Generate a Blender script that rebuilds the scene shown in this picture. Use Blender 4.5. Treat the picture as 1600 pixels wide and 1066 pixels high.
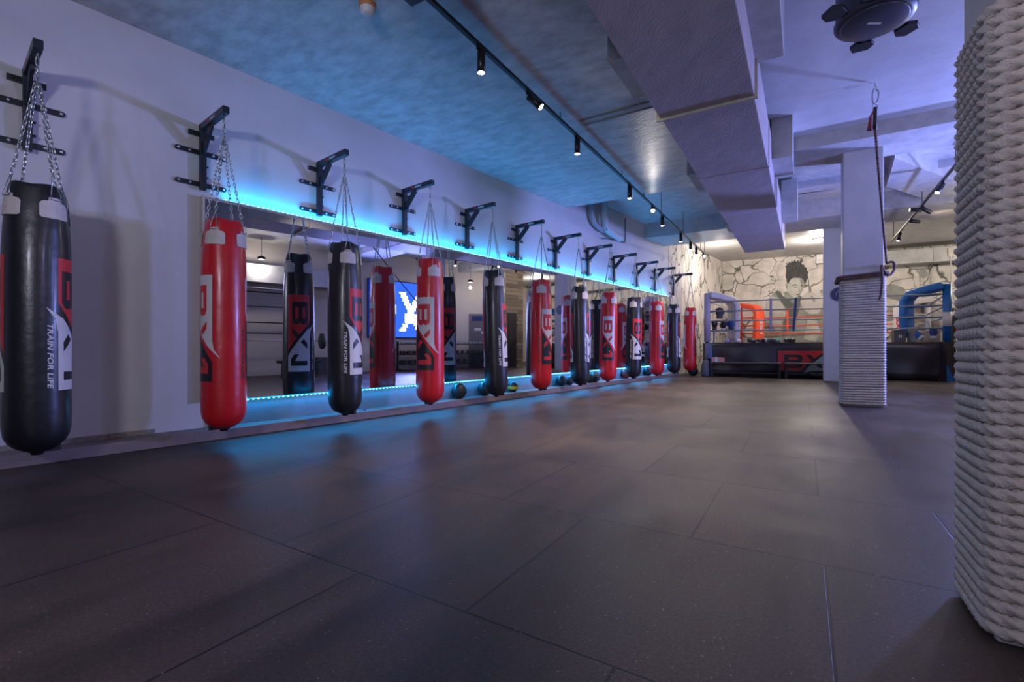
import bpy, bmesh, math, random
from mathutils import Vector, Matrix
random.seed(7)
for o in list(bpy.data.objects): bpy.data.objects.remove(o)
SC = bpy.context.scene
COL = SC.collection
PI = math.pi
def R(d): return math.radians(d)

# ------------------------------------------------------------------ camera
cam_d = bpy.data.cameras.new('camera'); cam = bpy.data.objects.new('camera', cam_d); COL.objects.link(cam)
cam.location = (0, 0, .86); cam.rotation_euler = (R(90), 0, 0)
cam_d.sensor_width = 36; cam_d.lens = 36 * 740 / 1600; cam_d.shift_y = 7 / 1600
cam_d.clip_start = .02; cam_d.clip_end = 100
SC.camera = cam
# ------------------------------------------------------------------ world and exposure
w = bpy.data.worlds.new('world'); SC.world = w; w.use_nodes = True
w.node_tree.nodes['Background'].inputs[0].default_value = (.25, .27, .4, 1)
w.node_tree.nodes['Background'].inputs[1].default_value = .3
SC.view_settings.view_transform = 'Standard'; SC.view_settings.look = 'None'
SC.view_settings.gamma = 1; SC.view_settings.use_curve_mapping = False
SC.view_settings.exposure = .1
# ------------------------------------------------------------------ frames of the place
# room axes: C runs across the hall, M along it (mats, ducts, beams, columns); the mirror wall stands at an angle to them
FMC = Matrix(((.8514, .5246, 0, 0), (-.5246, .8514, 0, 0), (0, 0, 1, 0), (0, 0, 0, 1)))
NW = Vector((.7767, -.6298, 0)); UW = Vector((.6298, .7767, 0)); DW = 5.05
FW = Matrix(((NW.x, UW.x, 0, -DW * NW.x), (NW.y, UW.y, 0, -DW * NW.y), (0, 0, 1, 0), (0, 0, 0, 1)))   # local (distance from mirror wall, along it, up)
def mc(c, m, z=0): return FMC @ Vector((c, m, z))
def wl(d, t, z=0): return FW @ Vector((d, t, z))
def frame(o, xdir, z=0):
    x = Vector((xdir[0], xdir[1], 0)).normalized(); y = Vector((-x.y, x.x, 0))
    return Matrix(((x.x, y.x, 0, o[0]), (x.y, y.y, 0, o[1]), (0, 0, 1, z), (0, 0, 0, 1)))

# ------------------------------------------------------------------ lamps that are not inside a modelled lamp builder
def light(kind, name, loc, energy, color, **k):
    d = bpy.data.lights.new(name, kind); d.energy = energy; d.color = color
    o = bpy.data.objects.new(name, d); COL.objects.link(o); o.location = loc
    aim = k.pop('aim', None)
    for a, v in k.items(): setattr(d, a, v)
    if aim is not None: o.rotation_euler = (Vector(aim) - Vector(loc)).to_track_quat('-Z', 'Y').to_euler()
    return o
WARM = (1, .78, .56); NEUT = (1, .9, .8); VIOL = (.27, .33, 1); BLUE = (.1, .3, 1); CYAN = (.0, .36, 1)
K_SPOT = 1.0

# ------------------------------------------------------------------ mesh builder
class MB:
    def __init__(s): s.v = []; s.f = []; s.sm = []
    def add(s, vs, fs, F=None, smooth=False):
        b = len(s.v)
        s.v += [tuple(F @ Vector(p)) if F is not None else tuple(p) for p in vs]
        s.f += [tuple(b + i for i in f) for f in fs]; s.sm += [smooth] * len(fs); return s
    def box(s, x0, x1, y0, y1, z0, z1, F=None):
        vs = [(x, y, z) for z in (z0, z1) for y in (y0, y1) for x in (x0, x1)]
        return s.add(vs, [(0, 2, 3, 1), (4, 5, 7, 6), (0, 1, 5, 4), (2, 6, 7, 3), (0, 4, 6, 2), (1, 3, 7, 5)], F)
    def prism(s, poly, z0, z1, F=None):
        n = len(poly)
        a = sum(poly[i][0] * poly[(i + 1) % n][1] - poly[(i + 1) % n][0] * poly[i][1] for i in range(n))
        if a < 0: poly = poly[::-1]
        vs = [(x, y, z0) for x, y in poly] + [(x, y, z1) for x, y in poly]
        fs = [tuple(range(n - 1, -1, -1)), tuple(range(n, 2 * n))] + [(i, (i + 1) % n, n + (i + 1) % n, n + i) for i in range(n)]
        return s.add(vs, fs, F)
    def tube(s, pts, r, n=8, closed=False, F=None, cap=True, smooth=True):
        pts = [Vector(p) for p in pts]; N = len(pts); rr = r if isinstance(r, (list, tuple)) else [r] * N
        vs = []; up = None
        for i, p in enumerate(pts):
            if closed: t = pts[(i + 1) % N] - pts[i - 1]
            else: t = pts[min(i + 1, N - 1)] - pts[max(i - 1, 0)]
            t.normalize()
            if up is None:
                up = Vector((0, 0, 1)) if abs(t.z) < .9 else Vector((1, 0, 0))
            a = up - t * up.dot(t)
            if a.length < 1e-5: a = Vector((1, 0, 0)) - t * t.x
            a.normalize(); up = a; b = t.cross(a)
            for k in range(n):
                q = 2 * PI * k / n; vs.append(p + (a * math.cos(q) + b * math.sin(q)) * rr[i])
        fs = []
        for i in range(N if closed else N - 1):
            j = (i + 1) % N
            for k in range(n):
                l = (k + 1) % n; fs.append((i * n + k, i * n + l, j * n + l, j * n + k))
        if not closed and cap: fs += [tuple(range(n - 1, -1, -1)), tuple((N - 1) * n + k for k in range(n))]
        return s.add(vs, fs, F, smooth)
    def cyl(s, p0, p1, r0, r1=None, n=20, F=None, smooth=True):
        r1 = r0 if r1 is None else r1
        return s.tube([p0, p1], [r0, r1], n, F=F, smooth=smooth)
    def lathe(s, prof, n=32, F=None, smooth=True, rad=None):
        vs = []; fs = []
        for (r, z) in prof:
            for k in range(n):
                q = 2 * PI * k / n
                rr, zz = rad(r, z, q) if rad else (r, z)
                vs.append((rr * math.cos(q), rr * math.sin(q), zz))
        for i in range(len(prof) - 1):
            for k in range(n):
                l = (k + 1) % n; fs.append((i * n + k, i * n + l, (i + 1) * n + l, (i + 1) * n + k))
        fs.append(tuple(range(n - 1, -1, -1))); fs.append(tuple((len(prof) - 1) * n + k for k in range(n)))
        return s.add(vs, fs, F, smooth)
    def sphere(s, c, r, n=20, F=None, sq=(1, 1, 1)):
        vs = []; fs = []; m = n // 2
        for i in range(1, m):
            a = PI * i / m
            for k in range(n):
                q = 2 * PI * k / n
                vs.append((c[0] + r * sq[0] * math.sin(a) * math.cos(q), c[1] + r * sq[1] * math.sin(a) * math.sin(q), c[2] - r * sq[2] * math.cos(a)))
        b = len(vs); vs += [(c[0], c[1], c[2] - r * sq[2]), (c[0], c[1], c[2] + r * sq[2])]
        for i in range(m - 2):
            for k in range(n):
                l = (k + 1) % n; fs.append((i * n + k, i * n + l, (i + 1) * n + l, (i + 1) * n + k))
        for k in range(n):
            l = (k + 1) % n; fs.append((l, k, b)); fs.append(((m - 2) * n + k, (m - 2) * n + l, b + 1))
        return s.add(vs, fs, F, True)
    def build(s, name, mat, parent=None, bevel=0, seg=2, origin=None, subd=0):
        if not s.v: return None
        if parent is not None and origin is None: off = Vector(parent['_w']) if '_w' in parent else Vector((0, 0, 0))
        elif origin is not None: off = Vector(origin)
        else:
            xs = [p[0] for p in s.v]; ys = [p[1] for p in s.v]; zs = [p[2] for p in s.v]
            off = Vector(((min(xs) + max(xs)) / 2, (min(ys) + max(ys)) / 2, min(zs)))
        me = bpy.data.meshes.new(name)
        me.from_pydata([tuple(Vector(p) - off) for p in s.v], [], s.f)
        me.polygons.foreach_set('use_smooth', s.sm); me.update()
        me.materials.append(mat)
        o = bpy.data.objects.new(name, me); COL.objects.link(o)
        if parent is not None:
            o.parent = parent; o['_w'] = list(off)
        else: o.location = off; o['_w'] = list(off)
        if bevel:
            b = o.modifiers.new('bevel', 'BEVEL'); b.width = bevel; b.segments = seg; b.limit_method = 'ANGLE'; b.angle_limit = R(40)
            b.harden_normals = False
        if subd:
            b = o.modifiers.new('sub', 'SUBSURF'); b.levels = subd; b.render_levels = subd
        return o
def smooth(pts, n=3, closed=False):
    pts = [Vector(p) for p in pts]
    for _ in range(n):
        q = [] if closed else [pts[0]]
        for i in range(len(pts) if closed else len(pts) - 1):
            a, b = pts[i], pts[(i + 1) % len(pts)]; q += [a.lerp(b, .25), a.lerp(b, .75)]
        if not closed: q.append(pts[-1])
        pts = q
    return pts
def tag(o, label=None, cat=None, group=None, kind=None):
    if label: o['label'] = label
    if cat: o['category'] = cat
    if group: o['group'] = group
    if kind: o['kind'] = kind
    return o
def empty(name, loc, rz=0, label=None, cat=None, group=None):
    o = bpy.data.objects.new(name, None); COL.objects.link(o); o.location = loc; o.rotation_euler = (0, 0, rz)
    o.empty_display_size = .1; o['_w'] = list(loc)
    return tag(o, label, cat, group)
def thing0(name, label, cat, group=None): return empty(name, (0, 0, 0), 0, label, cat, group)     # built around its own origin, moved after
def copy_tree(o, parent=None):
    c = o.copy(); COL.objects.link(c)
    if parent is not None: c.parent = parent
    for ch in list(o.children): copy_tree(ch, c)
    return c

# ------------------------------------------------------------------ materials
def mat(name, col, rough=.5, metal=0, spec=.5, noise=0, nscale=8, bump=0, bscale=60, coat=0, emit=None, estr=0, col2=None, aniso=(1, 1, 1)):
    m = bpy.data.materials.new(name); m.use_nodes = True; nt = m.node_tree; N = nt.nodes; L = nt.links
    b = N['Principled BSDF']; b.inputs['Base Color'].default_value = (*col, 1); b.inputs['Roughness'].default_value = rough
    b.inputs['Metallic'].default_value = metal; b.inputs['Specular IOR Level'].default_value = spec
    if coat: b.inputs['Coat Weight'].default_value = coat; b.inputs['Coat Roughness'].default_value = .15
    if emit: b.inputs['Emission Color'].default_value = (*emit, 1); b.inputs['Emission Strength'].default_value = estr
    if noise or bump or col2:
        tc = N.new('ShaderNodeTexCoord'); mp = N.new('ShaderNodeMapping'); mp.inputs['Scale'].default_value = aniso
        L.new(tc.outputs['Object'], mp.inputs[0])
    if noise or col2:
        n = N.new('ShaderNodeTexNoise'); n.inputs['Scale'].default_value = nscale; n.inputs['Detail'].default_value = 8; n.inputs['Roughness'].default_value = .65
        L.new(mp.outputs[0], n.inputs['Vector'])
        r = N.new('ShaderNodeValToRGB'); c2 = col2 or tuple(x * (1 - noise) for x in col)
        r.color_ramp.elements[0].position = .32; r.color_ramp.elements[1].position = .66
        r.color_ramp.elements[0].color = (*c2, 1); r.color_ramp.elements[1].color = (*col, 1)
        L.new(n.outputs['Fac'], r.inputs[0]); L.new(r.outputs[0], b.inputs['Base Color'])
    if bump:
        n2 = N.new('ShaderNodeTexNoise'); n2.inputs['Scale'].default_value = bscale; n2.inputs['Detail'].default_value = 6
        L.new(mp.outputs[0], n2.inputs['Vector'])
        bp = N.new('ShaderNodeBump'); bp.inputs['Strength'].default_value = bump; bp.inputs['Distance'].default_value = .01
        L.new(n2.outputs['Fac'], bp.inputs['Height']); L.new(bp.outputs[0], b.inputs['Normal'])
    return m
def glow(name, col, s):
    m = bpy.data.materials.new(name); m.use_nodes = True; nt = m.node_tree; nt.nodes.clear()
    e = nt.nodes.new('ShaderNodeEmission'); e.inputs[0].default_value = (*col, 1); e.inputs[1].default_value = s
    o = nt.nodes.new('ShaderNodeOutputMaterial'); nt.links.new(e.outputs[0], o.inputs[0]); return m

M_wall = mat('plaster_wall', (.54, .53, .53), .75, noise=.10, nscale=1.6, bump=.12, bscale=40)
M_warmwall = mat('cream_wall', (.58, .52, .45), .8, noise=.1, nscale=1.2)
M_conc = mat('concrete_ceiling', (.54, .54, .53), .42, noise=.42, nscale=5.5, bump=.5, bscale=30, aniso=(.8, 1.5, 1))
M_concr = mat('painted_ceiling', (.54, .54, .53), .5, noise=.2, nscale=2.2, bump=.3, bscale=14)
M_conc2 = mat('concrete_beam', (.46, .455, .45), .55, noise=.28, nscale=5, bump=.2, bscale=30)
M_col = mat('painted_column', (.50, .49, .49), .5, noise=.16, nscale=3, bump=.15, bscale=20)
M_duct = mat('lagged_duct', (.45, .40, .41), .6, noise=.22, nscale=3.2, bump=.45, bscale=26, aniso=(2.4, .8, 1))
M_ductside = mat('duct_strip', (.45, .42, .33), .5, noise=.3, nscale=9)
M_black = mat('black_powder_coat', (.012, .016, .022), .38, spec=.5, bump=.05, bscale=200)
M_blackmetal = mat('black_lamp_metal', (.018, .018, .018), .35, metal=.3)
M_steel = mat('galvanised_chain', (.50, .50, .50), .28, metal=1)
M_bolt = mat('zinc_bolt', (.68, .68, .7), .3, metal=.9)
def leather(name, col, c2):
    m = mat(name, col, .34, spec=.5, noise=.3, nscale=3.5, bump=.45, bscale=9, col2=c2, coat=.12); return m
M_redl = leather('red_vinyl', (.60, .012, .020), (.46, .006, .014))
M_blkl = leather('black_vinyl', (.014, .015, .019), (.008, .009, .012))
M_white = mat('white_print', (.62, .61, .62), .45, noise=.1, nscale=10)
M_redp = mat('red_print', (.62, .022, .030), .45, noise=.15, nscale=8)
M_blkp = mat('black_print', (.012, .012, .016), .4)
M_patch = mat('cream_patch', (.58, .53, .50), .6, noise=.15, nscale=20)
M_cream = mat('mirror_frame_mdf', (.50, .46, .40), .6, noise=.15, nscale=6)
M_skirt = mat('grey_plinth', (.22, .175, .165), .55, noise=.25, nscale=9, bump=.1)
M_rope = mat('bleached_rope', (.66, .60, .55), .85, noise=.22, nscale=24, bump=.6, bscale=160)
M_darkrope = mat('brown_rope', (.16, .09, .08), .8, noise=.4, nscale=40, bump=.5, bscale=150)
M_ball = mat('rubber_ball', (.02, .026, .032), .45, bump=.3, bscale=70)
M_ballred = mat('red_rubber', (.35, .03, .02), .5)
M_bally = mat('yellow_panel', (.65, .5, .05), .5)
M_blue = mat('ring_blue_vinyl', (.005, .12, .42), .35, noise=.12, nscale=6)
M_redpad = mat('ring_red_vinyl', (.78, .075, .025), .38, noise=.1, nscale=6)
M_whitepad = mat('ring_white_vinyl', (.60, .58, .62), .38, noise=.06, nscale=6)
M_lav = mat('lavender_pad', (.40, .37, .52), .45)
M_apron = mat('ring_apron_vinyl', (.030, .024, .030), .35, noise=.3, nscale=3, bump=.5, bscale=4)
M_canvas = mat('ring_canvas', (.4, .38, .4), .8)
M_greyrope = mat('ring_grey_rope', (.32, .36, .42), .5)
M_bluerope = mat('ring_blue_rope', (.03, .07, .28), .5)
M_box = mat('pink_box', (.6, .3, .25), .7, noise=.5, nscale=30)
M_grille = mat('dark_grille', (.05, .045, .04), .6)
M_pipe = mat('grey_pipe', (.28, .28, .30), .45)
M_teal = mat('teal_vinyl', (.01, .16, .17), .4)
M_dkgrey = mat('charcoal_vinyl', (.05, .05, .055), .5)
M_door = mat('grey_door', (.14, .13, .15), .5)
M_drum = mat('black_fixture', (.03, .035, .06), .35)
M_dentw = mat('dumbbell_end', (.45, .45, .48), .4, metal=.6)
G_lens = glow('lamp_lens', (1, .82, .66), 40)
G_lensw = glow('lamp_lens_white', (.92, .97, 1), 90)
G_led = glow('led_strip_glow', (.0, .35, 1), 5)
G_dot = glow('led_diode', (.12, .62, 1), 14)
G_screen = glow('screen_blue', (.010, .05, .62), .8)
G_screenw = glow('screen_white', (.9, .95, 1), 4)

def mirror_mat():
    m = mat('mirror_glass', (.66, .67, .72), .0, metal=1); return m
M_mirror = mirror_mat()

def floor_mat():
    m = mat('rubber_mat_floor', (.05, .05, .05), .6); nt = m.node_tree; N = nt.nodes; L = nt.links; b = N['Principled BSDF']
    tc = N.new('ShaderNodeTexCoord'); mp = N.new('ShaderNodeMapping'); mp.inputs['Location'].default_value = (-.07 + 20, -.22 + 20, 0)
    L.new(tc.outputs['Object'], mp.inputs[0])
    br = N.new('ShaderNodeTexBrick'); br.inputs['Scale'].default_value = 1; br.inputs['Brick Width'].default_value = 1; br.inputs['Row Height'].default_value = 1
    br.inputs['Mortar Size'].default_value = .005; br.inputs['Mortar Smooth'].default_value = .3; br.offset = .5; br.inputs['Bias'].default_value = 0
    br.inputs['Color1'].default_value = (.068, .050, .042, 1); br.inputs['Color2'].default_value = (.052, .039, .034, 1); br.inputs['Mortar'].default_value = (.008, .007, .008, 1)
    L.new(mp.outputs[0], br.inputs['Vector'])
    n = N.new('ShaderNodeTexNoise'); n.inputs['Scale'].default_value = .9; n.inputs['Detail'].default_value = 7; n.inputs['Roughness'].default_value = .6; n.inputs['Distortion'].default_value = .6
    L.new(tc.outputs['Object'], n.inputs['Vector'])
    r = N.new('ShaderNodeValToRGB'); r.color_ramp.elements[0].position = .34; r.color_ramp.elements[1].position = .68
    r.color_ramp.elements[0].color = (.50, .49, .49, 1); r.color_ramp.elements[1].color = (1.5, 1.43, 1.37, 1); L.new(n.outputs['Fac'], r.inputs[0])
    mx = N.new('ShaderNodeMix'); mx.data_type = 'RGBA'; mx.blend_type = 'MULTIPLY'; mx.inputs[0].default_value = 1
    L.new(br.outputs['Color'], mx.inputs[6]); L.new(r.outputs[0], mx.inputs[7])
    # pale rubber flecks
    vo = N.new('ShaderNodeTexVoronoi'); vo.inputs['Scale'].default_value = 55; L.new(tc.outputs['Object'], vo.inputs['Vector'])
    th = N.new('ShaderNodeMath'); th.operation = 'LESS_THAN'; th.inputs[1].default_value = .13; L.new(vo.outputs['Distance'], th.inputs[0])
    wn = N.new('ShaderNodeTexWhiteNoise'); L.new(vo.outputs['Position'], wn.inputs['Vector'])
    g = N.new('ShaderNodeMath'); g.operation = 'GREATER_THAN'; g.inputs[1].default_value = .78; L.new(wn.outputs['Value'], g.inputs[0])
    mu = N.new('ShaderNodeMath'); mu.operation = 'MULTIPLY'; L.new(th.outputs[0], mu.inputs[0]); L.new(g.outputs[0], mu.inputs[1])
    m2 = N.new('ShaderNodeMix'); m2.data_type = 'RGBA'; m2.inputs[7].default_value = (.26, .23, .2, 1); L.new(mu.outputs[0], m2.inputs[0]); L.new(mx.outputs[2], m2.inputs[6])
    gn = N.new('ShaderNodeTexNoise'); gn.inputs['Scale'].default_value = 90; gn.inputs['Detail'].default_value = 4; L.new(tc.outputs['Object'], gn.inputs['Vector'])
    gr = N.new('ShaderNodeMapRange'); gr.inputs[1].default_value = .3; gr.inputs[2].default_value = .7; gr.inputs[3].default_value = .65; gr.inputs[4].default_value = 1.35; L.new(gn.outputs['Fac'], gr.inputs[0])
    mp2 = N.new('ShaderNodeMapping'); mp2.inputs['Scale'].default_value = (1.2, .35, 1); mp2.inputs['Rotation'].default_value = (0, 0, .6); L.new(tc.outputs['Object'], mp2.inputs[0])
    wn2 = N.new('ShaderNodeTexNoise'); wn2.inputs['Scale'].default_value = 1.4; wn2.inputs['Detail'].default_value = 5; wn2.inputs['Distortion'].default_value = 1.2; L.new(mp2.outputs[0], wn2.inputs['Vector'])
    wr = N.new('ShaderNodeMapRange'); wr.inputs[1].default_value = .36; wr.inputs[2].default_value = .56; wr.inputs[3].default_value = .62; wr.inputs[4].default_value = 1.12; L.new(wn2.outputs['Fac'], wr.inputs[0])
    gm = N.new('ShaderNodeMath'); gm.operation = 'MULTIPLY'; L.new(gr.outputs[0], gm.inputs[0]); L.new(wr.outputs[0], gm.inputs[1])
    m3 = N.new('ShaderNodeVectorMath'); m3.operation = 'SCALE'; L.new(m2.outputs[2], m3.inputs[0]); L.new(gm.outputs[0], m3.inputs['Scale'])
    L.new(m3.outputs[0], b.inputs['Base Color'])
    rr = N.new('ShaderNodeMapRange'); rr.inputs[1].default_value = .3; rr.inputs[2].default_value = .7; rr.inputs[3].default_value = .36; rr.inputs[4].default_value = .58
    L.new(n.outputs['Fac'], rr.inputs[0]); L.new(rr.outputs[0], b.inputs['Roughness']); b.inputs['Specular IOR Level'].default_value = .36
    n3 = N.new('ShaderNodeTexNoise'); n3.inputs['Scale'].default_value = 220; L.new(tc.outputs['Object'], n3.inputs['Vector'])
    ad = N.new('ShaderNodeMath'); ad.operation = 'MULTIPLY_ADD'; ad.inputs[1].default_value = -2.5; L.new(br.outputs['Fac'], ad.inputs[0]); L.new(n3.outputs['Fac'], ad.inputs[2])
    bp = N.new('ShaderNodeBump'); bp.inputs['Strength'].default_value = .35; bp.inputs['Distance'].default_value = .004; L.new(ad.outputs[0], bp.inputs['Height']); L.new(bp.outputs[0], b.inputs['Normal'])
    return m
M_floor = floor_mat()

def mural_mat(name, seed, stretch):
    m = mat(name, (.6, .56, .5), .8); nt = m.node_tree; N = nt.nodes; L = nt.links; b = N['Principled BSDF']
    tc = N.new('ShaderNodeTexCoord'); mp = N.new('ShaderNodeMapping'); mp.inputs['Location'].default_value = seed; mp.inputs['Scale'].default_value = stretch
    L.new(tc.outputs['Object'], mp.inputs[0])
    n = N.new('ShaderNodeTexNoise'); n.inputs['Scale'].default_value = 1.6; n.inputs['Detail'].default_value = 3; L.new(mp.outputs[0], n.inputs['Vector'])
    mi = N.new('ShaderNodeMix'); mi.data_type = 'RGBA'; mi.blend_type = 'LINEAR_LIGHT'; mi.inputs[0].default_value = .32
    L.new(mp.outputs[0], mi.inputs[6]); L.new(n.outputs['Color'], mi.inputs[7])
    v = N.new('ShaderNodeTexVoronoi'); v.feature = 'DISTANCE_TO_EDGE'; v.inputs['Scale'].default_value = 1.9; L.new(mi.outputs[2], v.inputs['Vector'])
    wv = N.new('ShaderNodeTexNoise'); wv.inputs['Scale'].default_value = 1.1; wv.inputs['Detail'].default_value = 2; L.new(mp.outputs[0], wv.inputs['Vector'])
    wid = N.new('ShaderNodeMapRange'); wid.inputs[1].default_value = .35; wid.inputs[2].default_value = .7; wid.inputs[3].default_value = .01; wid.inputs[4].default_value = .085
    L.new(wv.outputs['Fac'], wid.inputs[0])
    dv = N.new('ShaderNodeMath'); dv.operation = 'DIVIDE'; L.new(v.outputs['Distance'], dv.inputs[0]); L.new(wid.outputs[0], dv.inputs[1])
    r = N.new('ShaderNodeValToRGB'); e = r.color_ramp.elements; e[0].position = .15; e[0].color = (.10, .10, .085, 1); e[1].position = 1; e[1].color = (.60, .575, .53, 1)
    k = e.new(.5); k.color = (.33, .32, .29, 1)
    L.new(dv.outputs[0], r.inputs[0])
    n4 = N.new('ShaderNodeTexNoise'); n4.inputs['Scale'].default_value = 3; n4.inputs['Detail'].default_value = 6; L.new(mp.outputs[0], n4.inputs['Vector'])
    r4 = N.new('ShaderNodeValToRGB'); r4.color_ramp.elements[0].position = .3; r4.color_ramp.elements[0].color = (.72, .72, .70, 1); r4.color_ramp.elements[1].position = .6; r4.color_ramp.elements[1].color = (1.03, 1, .98, 1)
    L.new(n4.outputs['Fac'], r4.inputs[0])
    mx = N.new('ShaderNodeMix'); mx.data_type = 'RGBA'; mx.blend_type = 'MULTIPLY'; mx.inputs[0].default_value = 1; L.new(r.outputs[0], mx.inputs[6]); L.new(r4.outputs[0], mx.inputs[7])
    L.new(mx.outputs[2], b.inputs['Base Color']); return m
def wood_mat():
    m = mat('reclaimed_wood', (.3, .22, .15), .6); nt = m.node_tree; N = nt.nodes; L = nt.links; b = N['Principled BSDF']
    tc = N.new('ShaderNodeTexCoord'); mp = N.new('ShaderNodeMapping'); mp.inputs['Rotation'].default_value = (R(90), 0, 0); L.new(tc.outputs['Object'], mp.inputs[0])
    br = N.new('ShaderNodeTexBrick'); br.inputs['Scale'].default_value = 1; br.inputs['Brick Width'].default_value = 1.3; br.inputs['Row Height'].default_value = .14; br.inputs['Mortar Size'].default_value = .006
    br.inputs['Color1'].default_value = (.34, .27, .19, 1); br.inputs['Color2'].default_value = (.16, .12, .09, 1); br.inputs['Mortar'].default_value = (.03, .02, .02, 1)
    L.new(mp.outputs[0], br.inputs['Vector']); L.new(br.outputs['Color'], b.inputs['Base Color']); return m

# ------------------------------------------------------------------ THE SETTING
ROOM = [wl(0, -7), wl(0, 18.72), Vector((17.2, 12.81, 0)), Vector((16, 7.1, 0)), Vector((10.4, 10.56, 0)), Vector((9.9, 9.77, 0)), Vector((10.35, 7.63, 0)), Vector((4.05, -2.59, 0))]
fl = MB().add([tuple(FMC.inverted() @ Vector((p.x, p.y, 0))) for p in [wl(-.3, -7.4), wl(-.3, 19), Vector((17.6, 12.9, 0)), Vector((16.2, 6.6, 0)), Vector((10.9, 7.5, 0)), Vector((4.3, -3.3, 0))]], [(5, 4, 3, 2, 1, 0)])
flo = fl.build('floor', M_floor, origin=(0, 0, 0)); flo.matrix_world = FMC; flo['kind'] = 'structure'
def wall(name, a, b, h, material, th=.2, z0=0):
    a = Vector((a[0], a[1], 0)); b = Vector((b[0], b[1], 0)); F = frame(a, b - a); L = (b - a).length
    o = MB().box(0, L, -th, 0, z0, h).build(name, material, origin=(0, 0, 0)); o.matrix_world = F; return tag(o, kind='structure')
# walls wind so that their local -y side is outside
o = MB().box(-.2, 0, -7.2, 18.9, 0, 4.1).build('wall_left', M_wall, origin=(0, 0, 0)); o.matrix_world = FW; tag(o, kind='structure')
wall('wall_back', ROOM[2], ROOM[1], 4.1, M_warmwall, .2)
wall('wall_right_far', ROOM[3], ROOM[2], 4.1, M_warmwall)
wall('wall_right_alcove', ROOM[4], ROOM[3], 4.1, mat('grey_wall', (.35, .33, .35), .7))
wall('wall_right_timber', ROOM[5], ROOM[4], 4.1, wood_mat(), .15)
wall('wall_right_cream', ROOM[6], ROOM[5], 4.1, M_warmwall, .15)
wall('wall_right', ROOM[7], ROOM[6], 4.1, M_warmwall)
wall('wall_front', ROOM[0], ROOM[7], 4.1, M_wall)

def slab(name, c0, c1, m0, m1, z0, z1, material):
    o = MB().box(c0, c1, m0, m1, z0, z1).build(name, material, origin=(0, 0, 0), bevel=.008); o.matrix_world = FMC; return tag(o, kind='structure')
slab('ceiling', -8.5, -.78, -8, 8.55, 3.58, 4.2, M_conc)
slab('ceiling_right', -.78, 13, -8, 7.8, 3.80, 4.2, M_concr)
slab('ceiling_high', -6.5, 13, 7.8, 22, 4.0, 4.3, M_conc)
slab('ceiling_beam', -.78, 11, 7.8, 8.72, 3.61, 4.05, M_conc2)
slab('ceiling_beam_far', -6.0, 11, 12.2, 13.5, 3.63, 4.05, M_conc2)
slab('ceiling_beam_back', -.2, 8, 10.6, 10.95, 3.86, 4.02, M_conc2)
so = MB().prism([(5.9, 7.3), (9.4, 9.2), (10.7, 10.8), (6.8, 8.6)], 3.75, 4.02).build('ceiling_soffit', M_conc2); tag(so, kind='structure')
# a form-board seam across the ceiling, where two pours meet
tag(MB().box(-2.3, -1.2, 5.28, 5.31, 3.568, 3.585, FMC).build('trim_1', mat('seam', (.15, .15, .15), .7)), kind='structure')
tag(MB().box(-2.3, -1.2, 5.42, 5.44, 3.57, 3.585, FMC).build('trim_2', mat('seam_b', (.15, .15, .15), .7)), kind='structure')

# plinth under the mirror
plinth = MB().box(.0, .25, -6, 13.5, 0, .09, FW).build('baseboard_left', M_skirt, bevel=.006); tag(plinth, kind='structure')
skim = MB().box(.0, .012, -6, 1.25, .09, .13, FW).build('baseboard_left_lip', mat('old_plaster', (.32, .28, .24), .9, noise=.5, nscale=25, bump=.8, bscale=50)); tag(skim, kind='structure')

glow_back = MB().box(.012, .03, 1.66, 13.2, .09, .33, FW).build('trim_3', mat('added_glow_back', (.20, .23, .26), .6, noise=.1), bevel=.002); tag(glow_back, kind='structure')  # added panel over the wall, darkened so the cyan glow looks more saturated
# ------------------------------------------------------------------ mirror, frame and LED strips
T0, T1 = 1.615, 13.22; ZM0, ZM1 = .335, 2.235
mr = empty('wall_mirror', wl(.05, (T0 + T1) / 2, ZM0), 0, 'long frameless wall mirror in six panes edged with cyan light behind the heavy bags', 'mirror')
MB().box(.0, .055, T0, T1, ZM0, ZM1, FW).build('backing_board', M_cream, mr)
npn = 6
for i in range(npn):
    a = T0 + .012 + (T1 - T0 - .024) * i / npn; b = T0 + .012 + (T1 - T0 - .024) * (i + 1) / npn
    MB().box(.056, .061, a + .0015, b - .0015, ZM0 + .004, ZM1 - .01, FW).build('mirror_pane', M_mirror, mr)
MB().box(0, .085, T0 - .02, T0, ZM0 - .0, ZM1 + .012, FW).build('end_panel', M_cream, mr, bevel=.002)
tr = MB().box(.0, .075, T0, T1, ZM1, ZM1 + .012, FW).build('top_rail', M_cream, mr)
def ledstrip(nm, z, d, up, label):
    t = empty(nm, wl(d, (T0 + T1) / 2, z), 0, label, 'light strip', 'LED strips along the mirror')
    a, b = T0 + .15, T1 - .05
    MB().box(d - .007, d + .007, a, b, z - (.003 if up else 0), z + (0 if up else .003), FW).build('strip_tape', G_led, t)
    m = MB(); k = a + .03; i = 0
    while k < b:
        s = 1 if up else -1
        q = MB() if i < 100 else m
        q.box(d - .004, d + .008, k - .006, k + .006, min(z, z + s * .008), max(z, z + s * .008), FW)
        if i < 100: q.build('diode', G_dot, t)
        k += .05; i += 1
    tag(m.build('far_diodes', G_dot, t), kind='stuff')
    return t
ledstrip('led_strip', ZM1 + .016, .060, True, 'cyan LED strip running along the top edge of the long mirror')
ledstrip('led_strip', ZM0 - .006, .064, False, 'cyan dotted LED strip running along the bottom edge of the long mirror')
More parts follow.
